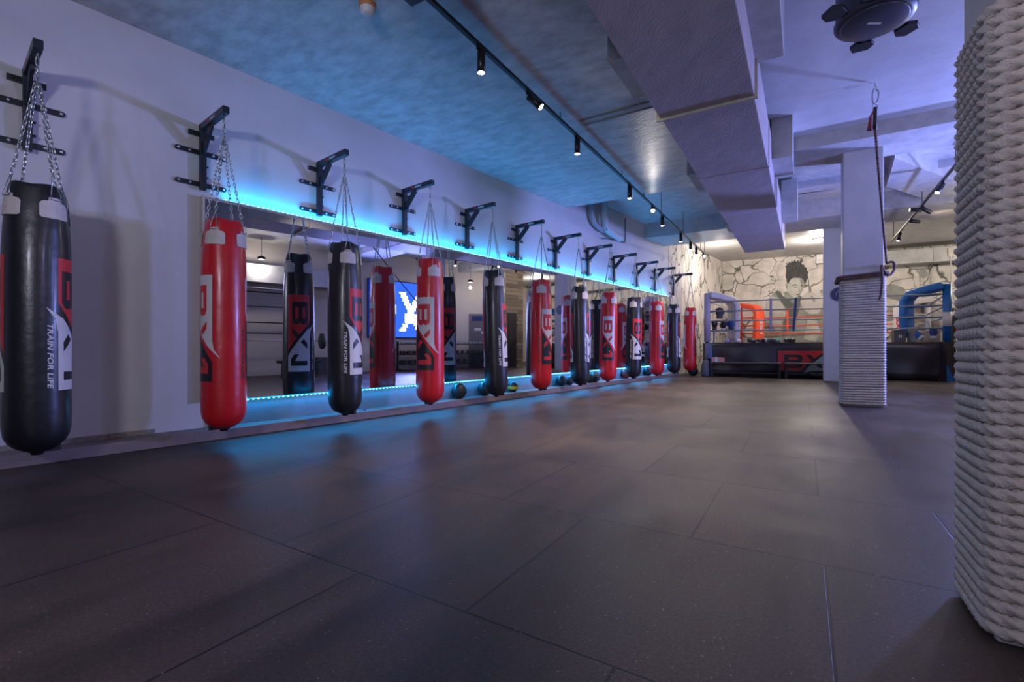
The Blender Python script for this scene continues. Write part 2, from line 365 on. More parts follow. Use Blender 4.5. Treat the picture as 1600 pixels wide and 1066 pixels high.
# the strips' light as fine area lamps lying on the tapes
for z, rot, en in ((ZM1 + .03, 0, 70), (ZM0 - .02, 1, 34)):
    d = bpy.data.lights.new('strip_light', 'AREA'); d.shape = 'RECTANGLE'; d.size = T1 - T0 - .25; d.size_y = .02; d.energy = en; d.color = CYAN
    o = bpy.data.objects.new('strip_light', d); COL.objects.link(o)
    x = UW; zz = Vector((0, 0, -1)) if rot == 0 else (Vector((0, 0, 1)) - NW * .55).normalized(); y = zz.cross(x)
    o.matrix_world = Matrix(((x.x, y.x, zz.x, 0), (x.y, y.y, zz.y, 0), (x.z, y.z, zz.z, 0), (0, 0, 0, 1)))
    o.location = wl(.062 if rot == 0 else .07, (T0 + T1) / 2 + .05, z)

# ------------------------------------------------------------------ punching bags
BH = 1.78; RB = .172
PROF = [(.0, .0), (.035, .002), (.075, .012), (.112, .034), (.142, .066), (.162, .108), (.171, .16), (.174, .25), (.172, .45), (.171, .8), (.170, 1.1), (.169, 1.35), (.166, 1.5), (.161, 1.62), (.153, 1.70), (.146, 1.745), (.138, 1.772), (.128, 1.782), (.112, 1.775), (.09, 1.73), (.03, 1.71)]
def prof_r(z):
    for i in range(len(PROF) - 4):
        if PROF[i][1] <= z <= PROF[i + 1][1]:
            a, b = PROF[i], PROF[i + 1]; f = (z - a[1]) / (b[1] - a[1]); return a[0] + (b[0] - a[0]) * f
    return .13
def bagr(r, z, q):
    k = max(0, min(1, (z - 1.28) / .45)); k = k * k * (3 - 2 * k)
    lobe = math.cos(4 * (q + PI / 2) + PI)            # straps stand at +-45 degrees from each print
    low = max(0, min(1, (.9 - z) / .9)) if z > .1 else 0
    rr = r * (1 + k * (.035 * lobe - .035)) * (1 + .006 * math.sin(2 * q + 3 * z) + .005 * math.sin(5 * q + 9 * z) * k)
    zz = z + (.006 * lobe * max(0, min(1, (z - 1.66) / .1)))
    return rr, zz
def surf(q, z, off):
    r, zz = bagr(prof_r(z), z, q); return Vector(((r + off) * math.cos(q), (r + off) * math.sin(q), zz))
def wrap(polys, q0, ztop, name, material, parent, W=.25, H=.885, du=.014, dv=.05, rad=RB):
    """polys: list of (layer, [(u, v)...]) in print units; u across, v downwards"""
    bm = bmesh.new()
    for lay, pl in polys:
        vs = [bm.verts.new((p[0] * W, -p[1] * H, lay * .0006)) for p in pl]
        try: bm.faces.new(vs)
        except ValueError: pass
    bmesh.ops.triangulate(bm, faces=bm.faces[:])
    xs = [v.co.x for v in bm.verts]; ys = [v.co.y for v in bm.verts]
    x = min(xs) + du
    while x < max(xs):
        bmesh.ops.bisect_plane(bm, geom=bm.verts[:] + bm.edges[:] + bm.faces[:], plane_co=(x, 0, 0), plane_no=(1, 0, 0)); x += du
    y = min(ys) + dv
    while y < max(ys):
        bmesh.ops.bisect_plane(bm, geom=bm.verts[:] + bm.edges[:] + bm.faces[:], plane_co=(0, y, 0), plane_no=(0, 1, 0)); y += dv
    for v in bm.verts: v.co = surf(q0 + v.co.x / rad, ztop + v.co.y, .0008 + v.co.z)
    for f in bm.faces:
        f.smooth = True
        c = f.calc_center_median(); f.normal_update()
        if f.normal.x * c.x + f.normal.y * c.y < 0: f.normal_flip()
    me = bpy.data.meshes.new(name); bm.to_mesh(me); bm.free(); me.materials.append(material)
    o = bpy.data.objects.new(name, me); COL.objects.link(o); o.parent = parent; return o
# print artwork, u 0..1 across, v 0..1 down; letters stand turned a quarter to the right
B_OUT = [(.10, .095), (.80, .095), (.80, .335), (.74, .375), (.56, .385), (.46, .36), (.38, .385), (.18, .375), (.10, .335)]
B_IN = [[(.24, .165), (.36, .165), (.36, .31), (.24, .31)], [(.53, .165), (.66, .165), (.66, .31), (.53, .31)]]
X_UP = [(.80, .435), (.80, .505), (.60, .565), (.47, .525)]
X_LO = [(.14, .705), (.14, .635), (.30, .575), (.44, .615)]
ONE = [[(.14, .86), (.86, .86), (.86, .925), (.14, .925)], [(.86, .925), (.68, .862), (.52, .775), (.70, .775), (.86, .835)]]
RED_TOP = [(0, 0), (1, 0), (1, .62), (1.06, .70), (1.25, .785), (1.06, .735), (.85, .672), (.55, .572), (.2, .445), (0, .34)]
RED_BOT = [(0, .405), (.35, .555), (.70, .69), (.96, .80), (1, .83), (1, 1), (0, 1)]
BLK_TOP = [(0, 0), (1, 0), (1, .72), (.85, .66), (.5, .52), (.15, .40), (0, .33)]
BLK_BOT = [(-.26, .375), (-.06, .42), (.15, .46), (.5, .585), (.85, .72), (1, .80), (1, 1), (0, 1), (0, .56), (-.07, .46)]
def text_polys(s, size, shear=.2, bold=.012):
    c = bpy.data.curves.new('t', 'FONT'); c.body = s; c.size = size; c.shear = shear; c.offset = bold * size; c.resolution_u = 2; c.space_character = 1.02
    o = bpy.data.objects.new('t', c); COL.objects.link(o)
    dg = bpy.context.evaluated_depsgraph_get(); dg.update(); me = bpy.data.meshes.new_from_object(o.evaluated_get(dg))
    ps = [[(me.vertices[i].co.x, me.vertices[i].co.y) for i in p.vertices] for p in me.polygons]
    bpy.data.objects.remove(o); bpy.data.curves.remove(c); bpy.data.meshes.remove(me)
    x0 = min(p[0] for q in ps for p in q); x1 = max(p[0] for q in ps for p in q); y0 = min(p[1] for q in ps for p in q); y1 = max(p[1] for q in ps for p in q)
    return [[((x - x0), (y - y0)) for x, y in q] for q in ps], x1 - x0, y1 - y0
TAG, TAGW, TAGH = text_polys('TRAIN FOR LIFE', 1, .18, .02)

link = []
for k in range(10):
    q = 2 * PI * k / 10; link.append((.0085 * math.cos(q), 0, .0095 * math.sin(q) + (.012 if math.sin(q) > 0.01 else -.012 if math.sin(q) < -.01 else 0)))
def chain(m, p0, p1, pitch=.034, rr=.0036, sag=0):
    p0 = Vector(p0); p1 = Vector(p1); L = (p1 - p0).length; n = max(1, round(L / pitch)); t = (p1 - p0).normalized()
    qz = t.to_track_quat('Z', 'X').to_matrix().to_4x4()
    for i in range(n):
        f = (i + .5) / n; c = p0.lerp(p1, f) + Vector((0, 0, -sag * 4 * f * (1 - f)))
        F = Matrix.Translation(c) @ qz @ Matrix.Rotation((i % 2) * PI / 2 + .4, 4, 'Z') @ Matrix.Scale(L / n / .034, 4, (0, 0, 1))
        m.tube(link, rr, 5, closed=True, F=F)
HOOKZ = 2.66
def make_bag(col):
    root = thing0('punching_bag', 'x', 'punching bag', 'heavy bags hanging along the mirror wall')
    body = M_redl if col == 'red' else M_blkl
    pr = []
    for i in range(len(PROF) - 1):
        a, b = PROF[i], PROF[i + 1]; n = 4 if .2 < a[1] < 1.6 else 2
        for j in range(n): pr.append((a[0] + (b[0] - a[0]) * j / n, a[1] + (b[1] - a[1]) * j / n))
    pr.append(PROF[-1]); pr = pr[1:]
    MB().lathe(pr, 64, rad=bagr).build('bag_body', body, root, origin=(0, 0, 0))
    # black tip at the bottom and its seam
    m = MB(); m.lathe([(.012, -.022), (.03, -.02), (.034, -.008), (.05, .004), (.055, .010)], 16); m.box(-.02, .02, -.115, -.04, -.002, .045)
    m.build('bottom_cap', M_blkl, root, origin=(0, 0, 0))
    W, H = .25, .885
    for q0 in (-PI / 2, PI / 2):
        sh = lambda P: [(u - .5, v) for u, v in P]
        tagp = [(1, [(-.235 + y * .125 / TAGH - .5, .50 + x * .485 / TAGW) for x, y in pl]) for pl in TAG]
        if col == 'red':
            wrap([(0, sh(RED_TOP))] + [(2, sh(p)) for p in B_IN], q0, 1.30, 'upper_print', M_white, root)
            wrap([(1, sh(B_OUT)), (1, sh(X_UP))], q0, 1.30, 'upper_letters', M_redp, root)
            wrap([(0, sh(RED_BOT))], q0, 1.30, 'lower_print', M_blkp, root)
            wrap([(1, sh(X_LO))] + [(1 + .3 * i, sh(p)) for i, p in enumerate(ONE)], q0, 1.30, 'lower_letters', M_redp, root)
            wrap(tagp, q0, 1.30, 'slogan_lettering', M_blkp, root, dv=.2, du=.02)
        else:
            wrap([(0, sh(BLK_TOP))] + [(2, sh(p)) for p in B_IN], q0, 1.30, 'upper_print', M_redp, root)
            wrap([(1, sh(B_OUT)), (1, sh(X_UP))], q0, 1.30, 'upper_letters', M_blkp, root)
            wrap([(0, sh(BLK_BOT))], q0, 1.30, 'lower_print', M_white, root)
            wrap([(1, sh(X_LO))] + [(1 + .3 * i, sh(p)) for i, p in enumerate(ONE)], q0, 1.30, 'lower_letters', M_blkp, root)
            wrap(tagp, q0, 1.30, 'slogan_lettering', M_white, root, dv=.2, du=.02)
    # vertical seam welt
    for q in (PI * .02,):
        MB().tube([surf(q, z, -.001) for z in [.15 + .05 * i for i in range(30)]], .0025, 6).build('side_seam', body, root, origin=(0, 0, 0))
    # straps: stitched patch, triangle ring, chain to the swivel
    PATCH = [(-.42, -1), (.42, -1), (.5, -.92), (.5, -.24), (.42, -.10), (.24, -.06), (.2, .14), (-.2, .14), (-.24, -.06), (-.42, -.10), (-.5, -.24), (-.5, -.92)]
    for k in range(4):
        q = -PI / 2 + PI / 4 + k * PI / 2
        bm = bmesh.new(); vs = [bm.verts.new((x * .155, y * .122, 0)) for x, y in PATCH]; bm.faces.new(vs); bmesh.ops.triangulate(bm, faces=bm.faces[:])
        for i in range(-3, 4): bmesh.ops.bisect_plane(bm, geom=bm.verts[:] + bm.edges[:] + bm.faces[:], plane_co=(i * .018, 0, 0), plane_no=(1, 0, 0))
        for i in range(1, 5): bmesh.ops.bisect_plane(bm, geom=bm.verts[:] + bm.edges[:] + bm.faces[:], plane_co=(0, -.03 * i + .03, 0), plane_no=(0, 1, 0))
        for v in bm.verts:
            z = 1.678 + v.co.y; v.co = surf(q + v.co.x / .155, z, .004)
        for f in bm.faces:
            f.normal_update(); c = f.calc_center_median()
            if f.normal.x * c.x + f.normal.y * c.y < 0: f.normal_flip()
        me = bpy.data.meshes.new('strap_patch'); bm.to_mesh(me); bm.free(); me.materials.append(M_patch)
        o = bpy.data.objects.new('strap_patch', me); COL.objects.link(o); o.parent = root
        s = o.modifiers.new('s', 'SOLIDIFY'); s.thickness = .004; s.offset = 1
        for zz in (1.635, 1.605): MB().sphere(surf(q, zz, .0085), .0045, 8).build('rivet', M_bolt, o, origin=(0, 0, 0))
        a = surf(q, 1.680, .012); tip = Vector((math.cos(q) * .142, math.sin(q) * .142, 1.815)); tg = Vector((-math.sin(q), math.cos(q), 0))
        MB().tube([a - tg * .028, a + tg * .028, a + tg * .028 + Vector((0, 0, .03)), tip + tg * .006, tip - tg * .006, a - tg * .028 + Vector((0, 0, .03))], .0035, 6, closed=True).build('triangle_ring', M_steel, root, origin=(0, 0, 0))
        m = MB(); chain(m, tip, Vector((math.cos(q) * .012, math.sin(q) * .012, 2.48))); m.build('chain', M_steel, root, origin=(0, 0, 0))
    m = MB(); chain(m, (0, 0, 2.46), (0, 0, HOOKZ), pitch=.045, rr=.004); m.sphere((0, 0, 2.58), .014, 10)
    m.build('swivel_hook', M_steel, root, origin=(0, 0, 0))
    return root
proto = {'black': make_bag('black'), 'red': make_bag('red')}
# distance ahead of the camera, print turn (degrees from facing the camera), lean
BAGS = [('black', 3.195, 77, (0, 0)), ('red', 4.083, -71, (0, 0)), ('black', 4.974, 57, (0, .2)), ('red', 5.89, -26, (0, 0)), ('black', 6.795, 77, (0, 1.3)), ('red', 7.738, 46, (0, -.2)),
        ('black', 8.644, 93, (0, .6)), ('red', 9.59, 0, (0, -1.0)), ('black', 10.51, 36, (0, -.8)), ('red', 11.465, 64, (0, 0)), ('black', 12.34, 88, (0, 0)), ('red', 13.38, 92, (0, -.8))]
ORD = ['first', 'second', 'third', 'fourth', 'fifth', 'sixth', 'seventh', 'eighth', 'ninth', 'tenth', 'eleventh', 'twelfth']
NOTE = ['closest to the camera before the bare wall', 'covering the near end of the mirror', 'its white slogan lettering readable', 'its lettered print half in view', 'slightly swung, between two red ones', 'print on its far half',
        'deep in the row, prints at its edges', 'its whole print facing the camera', 'print turned towards the ring', 'above the far end of the plinth', 'before the end of the mirror', 'last of all, hanging before the mural']
usedb = {}
BT = []
for i, (c, Y, a, lean) in enumerate(BAGS):
    t = (Y - 2.834) / .7767; BT.append(t)
    P = wl(.55, t, 0)
    o = proto[c] if c not in usedb else copy_tree(proto[c]); usedb[c] = 1
    o.location = (P.x, P.y, .145)
    wa = math.atan2(-P.y, -P.x) + R(a)
    o.rotation_euler = (0, 0, wa + PI / 2)
    if lean[1]:
        ax = Vector((P.x, P.y, 0)).normalized()                    # swing about the hook, sideways
        rot = Matrix.Rotation(-R(lean[1]), 4, ax)
        pivot = Vector((P.x, P.y, .145 + HOOKZ))
        o.matrix_world = Matrix.Translation(pivot) @ rot @ Matrix.Translation(-pivot) @ Matrix.Translation(o.location) @ Matrix.Rotation(wa + PI / 2, 4, 'Z')
    o['label'] = '%s vinyl heavy bag, %s in the row, %s' % (c, ORD[i], NOTE[i])

# ------------------------------------------------------------------ wall brackets
def make_bracket():
    r = thing0('bag_bracket', 'x', 'bag bracket', 'bag brackets on the mirror wall')
    # local x = away from wall, y = along wall, z up; z=0 at foot of upright
    MB().box(.022, .072, -.026, .026, 0, .60).build('upright', M_black, r, bevel=.004, origin=(0, 0, 0))
    MB().box(.022, .60, -.026, .026, .545, .605).build('arm', M_black, r, bevel=.004, origin=(0, 0, 0))
    MB().prism([(.072, .32), (.072, .405), (.215, .545), (.30, .545), (.29, .515), (.10, .325)], -.010, .010, Matrix(((1, 0, 0, 0), (0, 0, 1, 0), (0, 1, 0, 0), (0, 0, 0, 1)))).build('gusset', M_black, r, origin=(0, 0, 0))
    for z in (.055, .35):
        m = MB().box(.001, .022, -.19, .19, z - .021, z + .021); m.cyl((.001, -.19, z), (.022, -.19, z), .021, n=16); m.cyl((.001, .19, z), (.022, .19, z), .021, n=16)
        b = m.build('mounting_bar', M_black, r, bevel=.002, origin=(0, 0, 0))
        for y in (-.185, -.095, .095, .185): MB().cyl((.02, y, z), (.031, y, z), .013, .011, n=10).build('bolt', M_bolt, b, origin=(0, 0, 0))
    b = MB().box(.001, .022, -.105, .105, .50, .545).build('top_plate', M_black, r, bevel=.002, origin=(0, 0, 0))
    for y in (-.075, .075): MB().cyl((.02, y, .522), (.03, y, .522), .011, n=10).build('bolt', M_blackmetal, b, origin=(0, 0, 0))
    for z in (.12, .22, .42): MB().cyl((.048, .02, z), (.048, .045, z), .010, n=8).build('side_knob', M_blackmetal, r, origin=(0, 0, 0))
    m = MB().tube([(.55, 0, .548), (.55, 0, .535), (.562, 0, .525), (.562, 0, .51), (.55, 0, .50), (.538, 0, .51), (.538, 0, .525)], .005, 6)
    m.build('eye_hook', M_steel, r, origin=(0, 0, 0))
    for sgn in (-1, 1):
        for nm, ma, a0, a1 in (('red_mark', M_redp, .22, .29), ('white_mark', M_white, .295, .40)):
            m = MB(); k = a0; j = 0
            while k < a1 - .008:
                y = sgn * .0265; h = .026 - .006 * (j % 2)
                x0, x1 = k, k + .011
                vs = [(x0, y, .562), (x1, y, .562), (x1 + .006, y, .562 + h), (x0 + .006, y, .562 + h)]
                m.add(vs, [(0, 1, 2, 3) if sgn < 0 else (3, 2, 1, 0)]); k += .016; j += 1
            m.build(nm, ma, r, origin=(0, 0, 0))
    return r
brk = make_bracket()
BN = ['seen nearly head-on above the closest bag', 'just before the near end of the mirror', 'above the start of the cyan glow', 'over the third mirror bay', 'above the slightly swung black bag', 'over the middle of the mirror',
      'past the middle of the mirror', 'above the red bag facing the camera', 'near the pipe elbow on the wall', 'third from the far end', 'second from the far end', 'at the far end beside the mural']
for i, t in enumerate(BT):
    o = brk if i == 0 else copy_tree(brk)
    o.location = wl(0, t, 2.305); o.rotation_euler = (0, 0, math.atan2(NW.y, NW.x))
    o['label'] = 'black steel wall bracket, %s in the row, %s' % (ORD[i], BN[i])

# ------------------------------------------------------------------ medicine balls on the plinth
def ball(t, r, d, material, label, yellow=False):
    e = empty('medicine_ball', wl(d, t, .09), 0, label, 'medicine ball', 'medicine balls on the plinth below the mirror')
    c = wl(d, t, .09 + r)
    MB().sphere(c, r, 28).build('ball_shell', material, e)
    m = MB(); 
    ring = [c + Vector((math.cos(q) * (r + .0005), math.sin(q) * (r + .0005), 0)) for q in [2 * PI * k / 28 for k in range(28)]]
    m.tube(ring, .0025, 5, closed=True)
    ring = [c + Vector((math.cos(q) * (r + .0005), 0, math.sin(q) * (r + .0005))) for q in [2 * PI * k / 28 for k in range(28)]]
    m.tube(ring, .0025, 5, closed=True)
    if yellow:
        v = MB(); N_ = 28
        for z0, z1, in ((-.45, .15),):
            vs = []; fs = []
            for j in range(5):
                a = z0 + (z1 - z0) * j / 4
                for k in range(N_): q = 2 * PI * k / N_; vs.append(c + Vector((math.cos(a) * math.cos(q), math.cos(a) * math.sin(q), math.sin(a))) * (r + .003))
            for j in range(4):
                for k in range(N_): l = (k + 1) % N_; fs.append((j * N_ + k, j * N_ + l, (j + 1) * N_ + l, (j + 1) * N_ + k))
            v.add(vs, fs, None, True)
        v.build('yellow_band', M_bally, e)
    else: m.build('seam', M_blkp, e)
    return e
def tx(px, D=4.93): return ((D * 952.8 / (1400 - px)) - (-D * NW.y)) / .7767
ball(tx(717), .108, .125, M_ball, 'black medicine ball standing alone between the fourth and fifth bags')
ball(tx(757), .105, .125, M_ball, 'black medicine ball half hidden by the slightly swung fifth bag')
ball(tx(801), .085, .125, M_ball, 'black ball with a yellow band beside the fifth bag', True)
ball(tx(877), .10, .125, M_ball, 'black medicine ball just beyond the sixth bag, near one of a pair')
ball(tx(889), .085, .125, M_ball, 'small black ball, far one of the pair beyond the sixth bag')
ball(tx(920), .09, .125, M_ball, 'smaller black ball tucked behind the seventh bag')
ball(tx(929), .105, .125, M_ball, 'black medicine ball standing just beyond the seventh bag')
ball(tx(977.5), .115, .125, M_ballred, 'dark red medicine ball between the eighth and ninth bags')
ball(tx(1012), .115, .125, M_ball, 'black medicine ball between the ninth and tenth bags')
gum = MB().box(.14, .165, 0, 0.03, .09, .105, FW @ Matrix.Translation((0, tx(568, 4.9), 0))).build('rubber_stub', mat('magenta_rubber', (.35, .02, .2), .5), bevel=.004)
tag(gum, 'tiny magenta scrap lying on the plinth beside the third bag', 'scrap')

# ------------------------------------------------------------------ columns with rope
def rounded(c0, c1, m0, m1, r, seg):
    pts = []
    for cx, cy, a in ((c1 - r, m1 - r, 0), (c0 + r, m1 - r, 90), (c0 + r, m0 + r, 180), (c1 - r, m0 + r, 270)):
        for k in range(seg + 1): q = R(a + 90 * k / seg); pts.append((cx + r * math.cos(q), cy + r * math.sin(q)))
    return pts
def rope_wrap(name, c0, c1, m0, m1, rc, z1, label, step, nr, pitch=.036, a=.0165):
    base = rounded(c0 + .0, c1, m0, m1, rc, 8); base = [Vector((x, y, 0)) for x, y in base]; base.append(base[0])
    pts = []; L = 0
    path = []
    for i in range(len(base) - 1):
        d = (base[i + 1] - base[i]).length; n = max(1, round(d / step))
        for k in range(n): path.append((base[i].lerp(base[i + 1], k / n), L + d * k / n, (base[i + 1] - base[i]).normalized()))
        L += d
    N = len(path); loops = int(z1 / pitch); vs = []; tot = loops * N
    lobes = round(L / .036) / L
    for l in range(loops):
        jit = random.uniform(-.0012, .0012); ph = random.uniform(0, 6.28)
        for k, (p, s, t) in enumerate(path):
            f = k / N; z = .018 + pitch * (l + f) + jit * math.sin(s * 3 + ph)
            nrm = Vector((t.y, -t.x, 0))
            tw = 2 * PI * (s + l * L) * lobes / 3 * 1
            for j in range(nr):
                q = 2 * PI * j / nr; rr = a * (1 + .27 * math.cos(3 * (q + tw))) 
                o = nrm * (rr * math.cos(q) + a * .35) ; vs.append((p.x + o.x, p.y + o.y, z + rr * 1.12 * math.sin(q)))
    fs = []
    for i in range(tot - 1):
        for j in range(nr): k = (j + 1) % nr; fs.append((i * nr + j, i * nr + k, (i + 1) * nr + k, (i + 1) * nr + j))
    m = MB(); m.add(vs, fs, FMC, True)
    o = m.build(name, M_rope); tag(o, label, 'rope'); return o
def column(name, c0, c1, m0, m1, z1, label, material=M_col):
    o = MB().box(c0, c1, m0, m1, 0, z1).build(name, material, origin=(0, 0, 0), bevel=.012); o.matrix_world = FMC
    return tag(o, label, 'column', kind='structure')
# near column, right edge of the frame
nc0 = .437; nm0 = 1.865
column('column', nc0 + .035, nc0 + .60, nm0 + .035, nm0 + .36, 3.8, 'grey concrete column at the right edge wrapped in thick pale rope')
rope_wrap('column_rope', nc0 + .03, nc0 + .62, nm0 + .03, nm0 + .375, .05, 1.85, 'thick pale twisted rope coiled around the nearest column', .006, 12)
# middle column
fc0 = FMC.inverted() @ Vector((4.69, 6.77, 0)); fc, fm = fc0.x, fc0.y
column('column', fc + .035, fc + .50, fm + .035, fm + .47, 3.7, 'grey concrete column in mid hall wrapped in pale rope to head height')
rope_wrap('column_rope', fc + .028, fc + .506, fm + .028, fm + .48, .03, 1.80, 'pale rope wound around the lower half of the mid hall column', .012, 8)
# lavender column further back
pc0 = FMC.inverted() @ Vector((7.50, 11.4, 0))
column('column', pc0.x, pc0.x + .55, pc0.y, pc0.y + .5, 4.02, 'smooth pale lavender column standing between the ring and the roped column', M_wall)
c = mc(pc0.x + .30, pc0.y - .012, .86 + 80 * 11.3 / 740)
clock = empty('round_sign', tuple(c), 0, 'round dark blue sign on the smooth column with a pale squiggle', 'sign')
Fy = FMC @ Matrix.Translation((pc0.x + .30, pc0.y, .86 + 80 * 11.3 / 740))
MB().cyl((0, 0, 0), (0, -.02, 0), .16, n=32, F=Fy, smooth=False).build('sign_disc', mat('sign_blue', (.02, .03, .09), .4), clock)
m = MB(); m.tube([(-.06, -.024, -.06), (-.05, -.024, .03), (-.01, -.024, .08), (.02, -.024, .03), (-.03, -.024, 0), (.03, -.024, -.01), (.06, -.024, .06)], .008, 5, F=Fy); m.build('sign_emblem', M_lav, clock)

# brown rope tied round the mid column and the climbing rope
bc = [(x, y) for x, y in rounded(fc - .03, fc + .545, fm - .03, fm + .53, .05, 5)]
m = MB()
for k, z in enumerate((1.80, 1.832)):
    n_ = len(bc); m.tube([FMC @ Vector((x, y, z + .035 * math.sin((x - fc) * 2.4))) for x, y in bc], .017, 8, closed=True)
o = m.build('lashing_rope', M_darkrope); tag(o, 'brown rope lashed twice around the top of the mid column rope', 'rope')
top = Vector((4.07, 5.31, 3.80))
# hanging rope runs down and back to the mid column
K = mc(fc + .52, fm - .05, 1.98)
er = empty('hanging_rope', tuple(K), 0, 'brown climbing rope clipped to the ceiling and looped beside the mid column', 'rope')
clipz = top.z - .27
hp = Vector((top.x, top.y, clipz))
m = MB(); NS = 120; vs = []
def twisted(m, p0, p1, r, turns, sag=0):
    pts = []; n = 60; p0 = Vector(p0); p1 = Vector(p1)
    t = (p1 - p0).normalized(); a = t.orthogonal().normalized(); b = t.cross(a)
    for s in range(3):
        pl = []
        for i in range(n + 1):
            f = i / n; q = 2 * PI * (turns * f + s / 3); pl.append(p0.lerp(p1, f) + Vector((0, 0, -sag * 4 * f * (1 - f))) + (a * math.cos(q) + b * math.sin(q)) * r * .5)
        m.tube(pl, r * .62, 6)
twisted(m, hp + Vector((0, 0, -.22)), K, .016, 30, .03); m.build('rope_length', M_darkrope, er)
m = MB(); m.cyl(hp, hp + Vector((.0, .0, -.25)), .019, n=12); m.build('rope_sleeve', M_black, er)
m = MB()
m.tube(smooth([K, K + Vector((.08, -.02, .03)), K + Vector((.10, -.02, -.08)), K + Vector((.02, -.03, -.18)), K + Vector((-.06, -.03, -.12)), K + Vector((-.10, -.03, .0)), K + Vector((-.08, -.03, -.18)), K + Vector((-.10, -.04, -.42)), K + Vector((-.13, -.04, -.50))]), .017, 8)
m.build('rope_knot', M_darkrope, er)
m = MB(); m.tube([hp + Vector((0, 0, -.02)), hp + Vector((-.05, 0, -.1)), hp + Vector((-.06, 0, -.26)), hp + Vector((-.03, .01, -.2))], [.012, .012, .026, .012], 7); m.build('rope_tassel', mat('faded_red', (.25, .05, .06), .8), er)
cb = empty('carabiner', (top.x, top.y, top.z - .25), 0, 'steel carabiner on a ceiling hook holding the brown rope', 'carabiner')
m = MB(); m.tube([(top.x, top.y, top.z), (top.x, top.y, top.z - .03), (top.x + .02, top.y, top.z - .05), (top.x, top.y, top.z - .075), (top.x - .02, top.y, top.z - .055)], .005, 8); m.build('ceiling_hook', M_steel, cb)
m = MB(); z = top.z - .06
m.tube(smooth([(top.x - .01, top.y, z), (top.x + .045, top.y, z - .02), (top.x + .035, top.y, z - .12), (top.x + .005, top.y, z - .18), (top.x - .03, top.y, z - .15), (top.x - .03, top.y, z - .05)], 2, True), .009, 8, closed=True); m.build('clip_body', M_steel, cb)
m = MB(); m.tube([Vector((top.x + .03 * math.cos(q), top.y, z - .205 + .03 * math.sin(q))) for q in [2 * PI * k / 12 for k in range(12)]], .005, 6, closed=True); m.build('thimble_ring', M_steel, cb)
mark = MB().lathe([(.045, 0), (.05, .006), (.04, .012)], 16, F=Matrix.Translation((2.93, 4.05, 3.788))).build('ceiling_plug', mat('rusty_cap', (.22, .13, .08), .7)); tag(mark, 'small rusty round cap on the ceiling beside the black drum fixture', 'cap')

# ------------------------------------------------------------------ big air duct
dc = empty('air_duct', tuple(mc(-.76, 5, 3.0)), 0, 'big rectangular lagged air duct running along the hall ceiling', 'duct')
segs = [-3.0, -1.1, .75, 2.65, 4.54, 6.44, 8.34, 10.25, 12.12]
for i in range(len(segs) - 1):
    e = .004 * (i % 2)
    MB().box(-1.15 - e, -.36 + e, segs[i] + .006, segs[i + 1] - .006, 3.0 - e, 3.55, FMC).build('duct_section', M_duct, dc, bevel=.008)
for i, s in enumerate(segs[1:-1]):
    if i == 3: MB().box(-1.19, -.335, s - .012, s + .014, 2.972, 3.56, FMC).build('duct_flange', M_ductside, dc, bevel=.004)
    else: MB().box(-1.16, -.35, s - .01, s + .01, 2.994, 3.556, FMC).build('duct_flange', M_duct, dc, bevel=.002)
for nm, a in (('duct_branch', (-1.46, -1.15, 3.95, 4.72, 3.34, 3.58)), ('duct_branch', (-1.45, -1.15, 7.2, 8.05, 3.34, 3.58)), ('duct_branch', (-1.40, -1.15, 10.6, 11.3, 3.34, 3.8)),
              ('duct_branch', (-.36, -.12, 2.2, 3.6, 3.28, 3.80)), ('duct_branch', (-.36, -.14, 3.62, 4.60, 3.30, 3.80)), ('duct_branch', (-.36, -.12, 7.0, 7.78, 3.28, 3.80)), ('duct_branch', (-.36, -.10, 10.2, 10.9, 3.30, 3.95)), ):
    MB().box(*a, FMC).build(nm, M_conc2, dc, bevel=.006)
m = MB(); m.tube([mc(-1.15, 3.75, 3.2), mc(-1.30, 3.72, 3.19), mc(-1.36, 3.74, 3.2), mc(-1.39, 3.70, 3.21), mc(-1.36, 3.67, 3.2), mc(-1.33, 3.70, 3.2)], .004, 6); m.build('hook_wire', M_steel, dc)
# duct and grille over the back mural
d2 = empty('back_duct', (14, 14, 3.45), 0, 'beige boxed duct with a dark air grille above the back mural', 'duct')
Fb = frame((17.2, 12.81), (ROOM[1].x - 17.2, ROOM[1].y - 12.81))    # local -y... inside is +y? inside lies to the camera side
INS = 1 if (frame((17.2, 12.81), (ROOM[1].x - 17.2, ROOM[1].y - 12.81)) @ Vector((0, 1, 0)) - Vector((17.2, 12.81, 0))).y < 0 else -1
LB = (Vector((17.2, 12.81, 0)) - ROOM[1]).length
def bk(x, dd, z): return (x, INS * dd, z)
def bbox(m, x0, x1, d0, d1, z0, z1): 
    y0, y1 = sorted((INS * d0, INS * d1)); return m.box(x0, x1, y0, y1, z0, z1, Fb)
bbox(MB(), .1, 6.6, .01, .5, 3.42, 3.86).build('duct_box', M_conc2, d2, bevel=.01)
bbox(MB(), 3.55, 4.25, .50, .53, 3.55, 3.82).build('grille_frame', M_cream, d2, bevel=.004)
bbox(MB(), 3.68, 4.12, .531, .536, 3.61, 3.76).build('grille', M_grille, d2)
bbox(MB(), 4.55, 4.58, .50, .515, 3.43, 3.85).build('duct_joint', M_conc2, d2)
for k, z in enumerate((3.93, 3.975)):
    o = MB().cyl(Fb @ Vector(bk(.1, .62 + .08 * k, z)), Fb @ Vector(bk(7.0, .62 + .08 * k, z)), .018, n=10).build('ceiling_pipe', M_grille)
    tag(o, ('thin dark pipe above the back duct, lower one of two', 'thin dark pipe above the back duct, upper one of two')[k], 'pipe')
